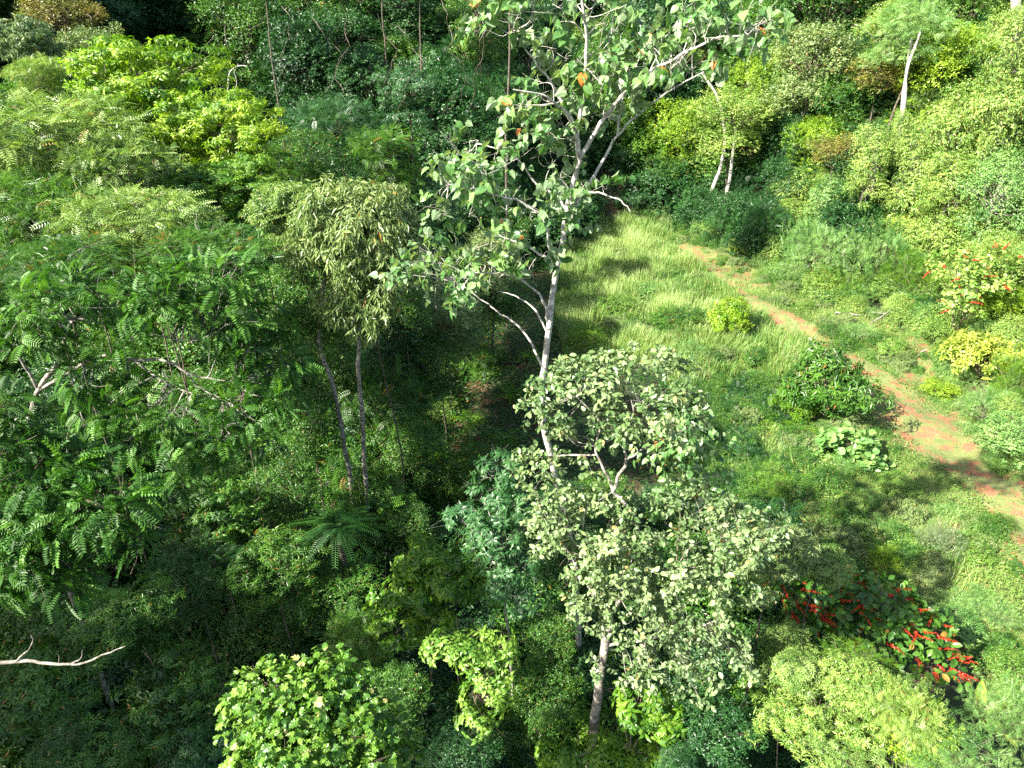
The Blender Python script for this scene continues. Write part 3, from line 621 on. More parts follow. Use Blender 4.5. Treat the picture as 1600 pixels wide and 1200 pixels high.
# --- the silvery tree in front of it
gb = P(922, 1195, 15.2); gb[2] = hz(gb[0], gb[1])
st = [([gb] + pts([(922, 1180, 15.2), (935, 1085, 15.3), (946, 1010, 15.5), (953, 960, 15.6)]), .17, .12),
      (pts([(953, 960, 15.6), (968, 935, 15.5), (978, 900, 15.6), (1000, 850, 15.8), (985, 800, 16), (958, 768, 16)]), .08, .05),
      (pts([(958, 768, 16), (968, 742, 15.9), (978, 720, 15.8), (976, 690, 15.9), (990, 640, 16)]), .055, .02),
      (pts([(958, 768, 16), (946, 735, 16.1), (930, 700, 16.2), (938, 660, 16.3), (900, 620, 16.4)]), .045, .018),
      (pts([(953, 960, 15.6), (930, 935, 15.8), (905, 890, 16), (880, 850, 16)]), .06, .02),
      (pts([(978, 900, 15.6), (1040, 890, 15.4), (1090, 885, 15.3), (1150, 860, 15.2)]), .05, .02),
      (pts([(946, 1010, 15.5), (1000, 1000, 15.2), (1060, 990, 15), (1120, 970, 14.9)]), .05, .02),
      (pts([(978, 720, 15.8), (1000, 705, 15.6), (1030, 690, 15.5), (1070, 670, 15.5)]), .03, .012)]
gl = [(975, 605, 16, 100, 42), (1035, 590, 16.2, 50, 30), (880, 600, 16.6, 58, 28), (1050, 650, 15.8, 58, 46), (855, 670, 16.6, 46, 34), (920, 660, 16.2, 56, 34), (985, 670, 15.9, 60, 36), (880, 740, 16.4, 60, 46), (850, 640, 16.6, 50, 30), (845, 745, 16.4, 44, 40),
      (860, 800, 16.4, 64, 44), (930, 830, 15.8, 78, 50), (1010, 830, 15.8, 66, 46), (880, 880, 16, 62, 40), (960, 900, 15.4, 78, 48), (1050, 880, 15.3, 72, 50), (1110, 930, 15.1, 60, 52), (1150, 840, 15.4, 56, 42), (1200, 830, 15.2, 36, 26), (1000, 980, 15, 84, 44),
      (1080, 1010, 14.9, 72, 44), (1130, 1030, 14.9, 42, 40), (1080, 1070, 14.8, 48, 28), (965, 1045, 14.9, 46, 24), (1110, 790, 15.9, 36, 26), (840, 840, 16.6, 34, 30), (1030, 1050, 14.9, 60, 28), (910, 960, 15.4, 44, 30), (1045, 930, 15.1, 60, 36)]
grey_spec = dict(clumps=310, twigs=9, per=5, shape='oval', size=.18, cr=.27, droop=.45, up=.25, flat=.75, shell=(.45, 1.0), zmin=-.7, upn=.4, tl=.26, rare=.02, spread=.55, wid=1.05)
hero('silver_leaved_tree', 'bushy tree with dense silvery grey-green oval leaves and a short pale trunk', 'tree', gb, st, lob(gl), grey_spec, 'grey', 'bark_pale', 102, limb=.02, nlimb=160)

# --- the pinnate-leaved trees at the shaded side
bb = P(45, 760, 19); bb[2] = hz(bb[0], bb[1])
st = [([bb] + pts([(40, 720, 19), (45, 660, 19), (60, 610, 18.8), (95, 560, 18.6), (125, 520, 18.4)]), .10, .05),
      (pts([(60, 610, 18.8), (150, 560, 18.4), (205, 562, 18.2), (245, 590, 18), (290, 612, 17.8), (350, 625, 17.6)]), .05, .015),
      (pts([(95, 560, 18.6), (110, 505, 18.2), (150, 503, 18), (190, 515, 17.9), (240, 525, 17.8), (300, 535, 17.7)]), .05, .012),
      (pts([(205, 562, 18.2), (255, 563, 18), (290, 580, 17.9), (325, 592, 17.8), (365, 595, 17.8)]), .05, .015),
      (pts([(60, 610, 18.8), (30, 560, 18.6), (-10, 545, 18.4), (-60, 540, 18.4)]), .05, .02),
      (pts([(290, 580, 17.9), (310, 605, 17.7), (345, 622, 17.6)]), .03, .012)]
nl = [(100, 470, 18, 90, 24), (50, 520, 18.2, 60, 22), (230, 470, 18, 70, 26), (330, 480, 18.4, 64, 26), (400, 500, 19, 50, 26), (380, 540, 18.6, 54, 24), (150, 590, 17.8, 50, 22), (180, 640, 17.4, 60, 22), (260, 650, 17.2, 52, 22),
      (330, 680, 17, 60, 26), (400, 640, 17.6, 60, 26), (440, 600, 18.4, 40, 22), (130, 680, 17.2, 40, 22), (200, 690, 17, 44, 20), (330, 430, 18.4, 60, 22), (200, 530, 18, 50, 16), (430, 560, 18.8, 40, 20), (430, 680, 17.8, 30, 22), (290, 720, 16.9, 50, 18)]
pin_spec = dict(clumps=190, twigs=9, per=1, shape='frond', size=.52, cr=.46, style='frond', droop=.5, up=.15, flat=.45, shell=(.15, 1.0), zmin=-.8, upn=.9)
hero('feather_leaved_tree', 'wide tree with glossy feather-shaped leaves and a leaning mottled trunk over the dark hollow', 'tree', bb, st, lob(nl), pin_spec, 'gloss', 'bark_pale', 103, part='frond', limb=.03, nlimb=110)
bb = P(-200, 1000, 13); bb[2] = hz(bb[0], bb[1])
st = [([bb] + pts([(-120, 900, 13.2), (-50, 820, 13.2)]), .12, .07), (pts([(-30, 820, 13.2), (40, 790, 13), (100, 770, 12.8), (160, 790, 12.6)]), .05, .02), (pts([(-30, 820, 13.2), (0, 740, 13.4), (60, 710, 13.4)]), .05, .02), (pts([(-110, 900, 13.2), (20, 870, 12.6), (90, 870, 12.4)]), .04, .015)]
nl = [(20, 700, 13.4, 46, 24), (80, 740, 13.2, 60, 26), (20, 790, 13, 60, 30), (110, 800, 12.8, 60, 28), (180, 790, 12.6, 50, 24), (60, 860, 12.6, 60, 30), (110, 900, 12.4, 34, 24), (10, 900, 12.6, 50, 26), (205, 840, 12.6, 26, 18), (0, 640, 13.8, 30, 20)]
p2 = dict(pin_spec); p2.update(clumps=120, size=.50, cr=.42)
hero('feather_leaved_tree', 'low tree with bright glossy feather leaves jutting over the darkest hollow', 'tree', bb, st, lob(nl), p2, 'gloss', 'bark_brown', 104, part='frond', limb=.03, nlimb=70)

# --- vine-smothered treetop near the bottom
vb = P(500, 1200, 10.5); vb[2] = hz(vb[0], vb[1])
st = [([vb] + pts([(500, 1260, 10.4), (490, 1180, 10.2)]), .2, .12), (pts([(490, 1180, 10.2), (430, 1120, 10), (400, 1080, 10)]), .05, .02), (pts([(490, 1180, 10.2), (560, 1120, 10.2)]), .05, .02)]
nl = [(425, 1092, 10.2, 50, 34), (505, 1088, 10.3, 56, 34), (400, 1135, 10, 38, 32), (470, 1140, 9.8, 66, 40), (545, 1125, 10.1, 52, 38), (585, 1165, 10, 34, 38), (440, 1190, 9.6, 60, 34), (530, 1190, 9.6, 70, 36), (610, 1210, 9.8, 40, 30)]
vspec = dict(clumps=190, twigs=8, per=3, shape='lobed', size=.165, cr=.32, droop=.45, up=.25, flat=.7, shell=(.7, 1.02), zmin=-.5, upn=.55, tl=.26, rare=.02, spread=.5)
hero('vine_covered_tree', 'rounded treetop smothered in fresh lobed vine leaves at the frame edge', 'tree', vb, st, lob(nl), vspec, 'vine', 'bark_brown', 105, limb=.015, nlimb=60)

# --- whorled broad-leaf saplings of the lower middle
def sapling(name, label, px, py, Y, rows, mat, size, seed, split=240, shape='lance', per=7, clumps=60, twigs=5, bark='bark_brown', stem=.05, wid=1.5, droop=.35, cr=.34):
    b = P(px, py, Y); b[2] = hz(b[0], b[1]); L = lob(rows); c = np.array([l[:3] for l in L]); top = c.mean(0)
    st_ = [([b, (b + top) / 2 + [.1, 0, 0], top], stem, stem * .5)] + [([top * .8 + b * .2, (top + q) / 2, q], stem * .45, stem * .15) for q in c[:8]]
    return hero(name, label, 'tree', b, st_, L, dict(clumps=clumps, twigs=twigs, per=per, shape=shape, size=size, cr=cr, style='whorl', droop=droop, up=.3, flat=.5, shell=(.4, 1.0), zmin=-.6, upn=.9, wid=wid, rare=.006), mat, bark, seed, split=split, limb=.012, nlimb=clumps)
sapling('sapling', 'sunlit yellow-green sapling with whorled leaves below the silvery tree', 760, 1150, 15.6, [(700, 1010, 15.8, 34, 20), (740, 1020, 15.6, 44, 26), (770, 1045, 15.4, 40, 26), (755, 1090, 15.2, 36, 24), (740, 1125, 15, 28, 24), (780, 1010, 15.8, 30, 22)], 'vine', .22, 111, clumps=60)
sapling('sapling', 'green sapling with layered pointed leaves in the hollow beside the dark whorled bush', 660, 1040, 19, [(690, 900, 18.6, 60, 30), (640, 930, 18.4, 50, 30), (620, 980, 18.2, 52, 30), (700, 950, 18.4, 50, 24), (740, 920, 18.6, 40, 26), (660, 870, 19, 40, 24)], 'bright', .28, 112, clumps=95)
sapling('sapling', 'low green sapling with pointed leaves against the foot of the pale trunk', 1010, 1230, 14, [(1000, 1100, 14.2, 40, 26), (1030, 1130, 14, 34, 26), (960, 1190, 13.8, 50, 22), (1020, 1190, 13.8, 44, 22), (880, 1190, 13.8, 30, 14)], 'bright', .25, 113, clumps=70)
sapling('dark_whorled_tree', 'dark blue-green bush with narrow whorled leaves and a thin grey stem', 805, 1040, 18.4, [(760, 790, 18.8, 44, 30), (740, 830, 18.6, 40, 24), (800, 790, 18.8, 34, 36), (780, 740, 19, 44, 28), (800, 880, 18, 36, 30), (820, 940, 17.6, 34, 24), (780, 840, 18.2, 34, 26), (720, 810, 18.8, 28, 20), (770, 910, 17.8, 28, 20)], 'blue', .25, 114, clumps=100, per=8, wid=1.3, bark='bark_white', stem=.06, split=280)
# --- broad round leaves beside the path, and the dark heart-leaf shoots behind the silvery tree
b_ = P(1325, 745, 36); b_[2] = hz(b_[0], b_[1])
hero('round_leaved_shrub', 'low shrub with big pale round leaves at the foot of the bushy path shrub', 'shrub', b_, [([b_, b_ + [.1, 0, .5], b_ + [0, .1, 1.0]], .05, .02)], lob([(1320, 700, 36, 46, 26), (1345, 720, 35.6, 34, 24), (1290, 715, 36, 30, 18), (1310, 745, 35, 34, 18)]),
     dict(clumps=45, twigs=5, per=3, shape='round', size=.42, cr=.5, droop=.15, up=.5, flat=.6, shell=(.5, 1), zmin=-.2, upn=.8, tl=.3), 'mimosa', 'bark_brown', 115, split=220, limb=.02, nlimb=30)
b_ = P(1075, 800, 22); b_[2] = hz(b_[0], b_[1])
hero('broad_leaved_shoot', 'dark bush of drooping heart leaves tucked behind the silvery tree', 'shrub', b_, [([b_, b_ + [0, .2, 2], P(1070, 700, 21)], .06, .02)], lob([(1070, 660, 21, 40, 26), (1100, 690, 20.8, 34, 26), (1060, 720, 20.6, 44, 28), (1095, 750, 20.4, 34, 20), (1060, 780, 20.2, 40, 20)]),
     dict(clumps=60, twigs=6, per=3, shape='heart', size=.24, cr=.4, droop=.7, up=.1, flat=.7, shell=(.4, 1), zmin=-.7, upn=.45, tl=.35), 'heart', 'bark_brown', 116, split=200, limb=.015, nlimb=50)

# --- palm-like cycad rosette, banana, ferns
def rosette(name, label, cat, base, n, length, shape, mat, seed, rise=.5, trunk_h=0.3, rad=.07, group=None, wid=1.0, part='frond', jit=.2):
    r = np.random.default_rng(seed); base = np.asarray(base, float); root = link(name, None, None, base); tag(root, label, cat, group); root.empty_display_size = .3
    mb = MB(); tube(mb, smooth_path([(0, 0, -.3), (.05, 0, trunk_h * .5), (0, 0, trunk_h)], 6), np.linspace(rad * 1.3, rad, 6), 7); link('stem', mb.mesh('stem', M['bark_dark'], True), root)
    vs = []
    for q in range(3):
        T, F = LEAF[shape]; Tq = T.copy(); Tq[:, 2] -= .12 * q * Tq[:, 1] ** 2; mb = MB(); mb.add(Tq, F, .4 + .2 * q); vs.append(mb.mesh(part, M[mat]))
    for i in range(n):
        a = i * 2.399 + r.uniform(-.2, .2); e = rise * r.uniform(.5, 1.5) + jit * (i / n); d = np.array([math.cos(a) * math.cos(e), math.sin(a) * math.cos(e), math.sin(e)])
        Mx, p = frames(np.array([[0, 0, trunk_h]]), d[None], np.array([[0, 0, 1.]]), length * r.uniform(.75, 1.1), wid); o = link(part, vs[i % 3], root)
        m4 = Matrix.Identity(4)
        for u in range(3):
            for v in range(3): m4[u][v] = float(Mx[0, u, v])
            m4[u][3] = float(p[0, u])
        o.matrix_basis = m4
    return root
q = P(528, 822, 21); b = q.copy(); b[2] = hz(q[0], q[1])
rosette('cycad_palm', 'dark palm-like rosette with long drooping fronds below the twin bare trunks', 'palm', b, 22, 1.5, 'palmf', 'dark', 121, rise=.12, jit=.7, trunk_h=max(.5, q[2] - b[2]), rad=.10, wid=1.15)
b = G(1525, 1130, 1.0); b[2] = hz(b[0], b[1])
rosette('banana_plant', 'young plant with two upright broad paddle leaves among feathery shrubs', 'banana plant', P(1520, 1140, 16.5) * [1, 1, 0] + [0, 0, hz(*P(1520, 1140, 16.5)[:2])], 4, 1.35, 'banana', 'cream', 122, rise=1.38, trunk_h=P(1520, 1125, 16.5)[2] - hz(*P(1520, 1140, 16.5)[:2]), part='leaf', jit=.02)
fr = np.random.default_rng(55)
FL = ['pale fern highest on the sunny slope by the bushy path shrub', 'arching pale fern against the lower side of the bushy path shrub', 'bright fern above the round-leaved shrub', 'fern low on the slope under the silvery tree', 'fern beside the red soil patch of the slope', 'lowest slope fern above the dusty twiggy tree',
      'fern tucked under the drooping heart leaves', 'fern between the round-leaved shrub and the red soil patch', 'fern at the grass edge beside the small companion shrub', 'lone fern on the creeping ground cover below the round-leaved shrub', 'fern just below the round-leaved shrub', 'fern right on the red soil patch of the slope',
      'fern above the red soil in the dim gully', 'fern on the far side of the dim gully', 'fern beside the red gully soil under the thicket', 'fern closest to the white trunk in the gully', 'fern at the shaded meadow edge above the gully', 'fern under the brown-tinged tree', 'fern between the thicket and the red gully soil', 'fern touching the left side of the silvery crown',
      'fern below the red gully soil', 'fern beneath the lowest white limb', 'fern hidden in the tall grass by the lone shrub', 'fern at the foot of the tall grass behind the silvery tree', 'fern against the shaded thicket wall', 'fern beside the dark whorled bush']
fern_lab = {0: 'sunny pale fern at the upper edge of the fern slope', 1: 'arching pale fern next to the bushy path shrub', 2: 'fern on bare red soil behind the silvery tree'}
for i, (px, py, ln) in enumerate([(1185, 650, 1.3), (1215, 665, 1.4), (1245, 690, 1.2), (1120, 790, 1.3), (1160, 775, 1.2), (1140, 840, 1.1), (1075, 800, 1.2), (1200, 735, 1.1), (1260, 645, 1.1), (1380, 875, 1.0), (1245, 760, 1.0), (1160, 700, 1.1),
                                  (690, 690, 1.4), (735, 640, 1.3), (660, 760, 1.3), (800, 610, 1.3), (760, 570, 1.2), (700, 600, 1.3), (650, 680, 1.2), (790, 680, 1.3), (740, 740, 1.1), (830, 560, 1.2), (1020, 500, 1.1), (930, 520, 1.2), (640, 620, 1.2), (700, 800, 1.2)]):
    g = G(px, py, 0); g[2] = hz(g[0], g[1])
    lab = FL[i] if i < len(FL) else ('fern growing in the dim gully beneath the forked white-trunked tree' if 12 <= i < 22 or i > 23 else 'light green fern on the slope between the silvery tree and the path')
    rosette('fern', lab, 'fern', g, 11, ln, 'fernf', 'fern', 300 + i, rise=.55, trunk_h=.25, rad=.04, group='ferns on the slope and in the gully', wid=1.3)

# --- the red-flowered bush: broad dark leaves with long red flower spikes
def red_bush(label, centre, lobes, seed, nspike, mat='bright', size=.36, slen=.9, split=220):
    b = np.array(centre); b[2] = hz(b[0], b[1]); L = lobes; c = np.array([l[:3] for l in L])
    root = hero('red_flowered_bush', label, 'shrub', b, [([b, (b + c[0]) / 2, c[0]], .06, .03)] + [([b, (b + q) / 2 + [0, 0, .2], q] , .035, .012) for q in c[1:]], L,
                dict(clumps=110, twigs=5, per=3, shape='oval', size=size, cr=.5, droop=.3, up=.4, flat=.5, shell=(.5, 1), zmin=-.3, upn=.7, tl=.4, wid=1.1), mat, 'bark_dark', seed, split=split, limb=.015, nlimb=60)
    r = np.random.default_rng(seed); meshes = []
    for q in range(4):
        mb = MB(); n = 26; s = np.linspace(.1, 1, n); ax = np.stack([.08 * np.sin(s * 3 + q), s, -.35 * s * s], -1); tube(mb, ax, np.linspace(.012, .004, n), 4, .4)
        th = np.arange(n) * 2.4; d = np.stack([np.cos(th), .35 + 0 * th, np.sin(th) * .8], -1)
        for rep in range(3):
            Mx, p = frames(ax, d + r.normal(size=d.shape) * .4, r.normal(size=d.shape), .125 * (1.1 - .6 * s), 1.5); stamp(mb, 'tiny', Mx, p, np.clip(r.normal(.5, .2, n), 0, .95))
        meshes.append(mb.mesh('flower_spike', M['red']))
    for i in range(nspike):
        l = L[r.integers(len(L))]; u = norm(r.normal(size=3) + [0.15, -.3, .9]); p = np.array(l[:3]) + u * np.array(l[3:6]) * .95
        d = norm(u * [1, 1, .35] + [.35, -.15, .1] + r.normal(size=3) * .25); Mx, _ = frames(p[None], d[None], np.array([[0, 0, 1.]]), slen * r.uniform(.6, 1.15))
        o = link('flower_spike', meshes[i % 4], root); m4 = Matrix.Identity(4)
        for a in range(3):
            for c_ in range(3): m4[a][c_] = float(Mx[0, a, c_])
            m4[a][3] = float(p[a] - b[a])
        o.matrix_basis = m4
    return root
red_bush('dark broad-leaved bush bristling with red flower spikes beside the silvery tree', G(1370, 990), lob([(1230, 915, 21, 44, 20), (1300, 925, 21, 50, 22), (1370, 950, 20.5, 52, 28), (1430, 990, 20, 50, 30), (1340, 980, 20, 50, 28), (1260, 950, 20.5, 40, 20), (1460, 1040, 19, 36, 24)]), 131, 130, mat='mid', size=.34, slen=.7)
red_bush('far bush dotted with red flowers on the sunny bank above the path', P(1515, 440, 52), lob([(1495, 420, 52, 40, 26), (1530, 450, 51, 40, 26), (1555, 410, 53, 34, 24), (1500, 480, 50, 24, 20)]), 132, 34, mat='slope', size=.34, slen=.8, split=60)

# --- bare branches
def bare(name, label, cat, stems, bark, seed, base=None, part0='trunk'):
    b = np.array(base if base is not None else stems[0][0][0], float); root = link(name, None, None, b); tag(root, label, cat)
    for i, (p, a, c) in enumerate(stems):
        n = max(8, 4 * len(p)); mb = MB(); tube(mb, smooth_path(p, n, .012, seed + i) - b, np.linspace(a, c, n), 7); link(part0 if i == 0 else 'branch', mb.mesh('branch', M[bark], True), root)
    return root
b = P(-330, 1300, 9.5); b[2] = hz(b[0], b[1])
bare('leafless_tree', 'leafless pale branch with upturned twigs reaching across the dark hollow', 'tree', [
    ([b] + pts([(-330, 1200, 9.5), (-300, 1080, 9.5)]), .14, .08), (pts([(-300, 1080, 9.5), (-120, 1040, 9.5), (0, 1035, 9.5), (45, 1033, 9.5), (90, 1038, 9.4), (130, 1036, 9.4), (165, 1022, 9.3), (195, 1010, 9.3)]), .05, .008),
    (pts([(24, 1033, 9.5), (42, 1018, 9.45), (50, 1002, 9.4), (47, 990, 9.4)]), .016, .005), (pts([(112, 1036, 9.4), (125, 1028, 9.4), (128, 1016, 9.4)]), .014, .005), (pts([(92, 1037, 9.4), (92, 1026, 9.4), (89, 1019, 9.4)]), .007, .003)], 'bark_pale', 140, base=b)
g1 = G(1305, 488, .25); g2 = G(1345, 493, .2)
bare('fallen_log', 'short white fallen log lying beside the path on the bank', 'log', [([g1, (g1 + g2) / 2 + [0, 0, .05], g2], .10, .06)], 'bark_pale', 150, part0='log')
def gg(a, b_, z): return G(a, b_, z)
bare('fallen_branch', 'grey fallen forked branch resting on shrubs above the white log', 'branch', [([gg(1360, 505, .6), gg(1385, 490, 1.0), gg(1408, 468, 1.2), gg(1412, 460, 1.3)], .06, .04), ([gg(1412, 460, 1.3), gg(1395, 448, 1.6), gg(1380, 448, 1.5)], .04, .02), ([gg(1412, 460, 1.3), gg(1440, 460, 1.4)], .04, .03), ([gg(1385, 490, 1.0), gg(1360, 487, .8)], .03, .015)], 'bark_pale', 151, part0='stem')
bare('fallen_stick', 'thin pale stick standing out of the red earth beyond the path bend', 'stick', [([G(1428, 566, .1), G(1437, 552, .5), G(1448, 545, .9)], .035, .02)], 'bark_white', 152, part0='stem')

# --- twin bare trunks with one dusty crown
tb = P(578, 810, 30.5); tb[2] = hz(tb[0], tb[1])
at('dusty', 545, 388, 27.4, 100, 'dusty_crowned_tree', 'tree with drooping dusty olive crown above two slim bare trunks', rzpx=122, rad=.01, trunk=False)
dc = bpy.data.objects['dusty_crowned_tree']
for i, row in enumerate([[(577, 812, 30.5), (570, 740, 30.4), (567, 660, 30.3), (560, 590, 30.2), (561, 520, 30.1), (553, 420, 30)], [(553, 792, 30.6), (545, 730, 30.6), (533, 670, 30.5), (520, 600, 30.3), (503, 555, 30.2), (498, 515, 30.1), (510, 420, 30)]]):
    p_ = [np.array(x) for x in pts([(a_, b_, c_ - 2.6) for a_, b_, c_ in row])]; p0 = p_[0].copy(); p0[2] = hz(p0[0], p0[1]) - .3; p_ = ([p0] if p0[2] < p_[0][2] - .2 else []) + p_
    mb = MB(); n = 26; pp = smooth_path(p_, n, .02, i) - np.array(dc.location); tube(mb, pp, np.linspace(.12, .08, n), 8); link('trunk', mb.mesh('trunk', M['bark_pale'], True), dc)

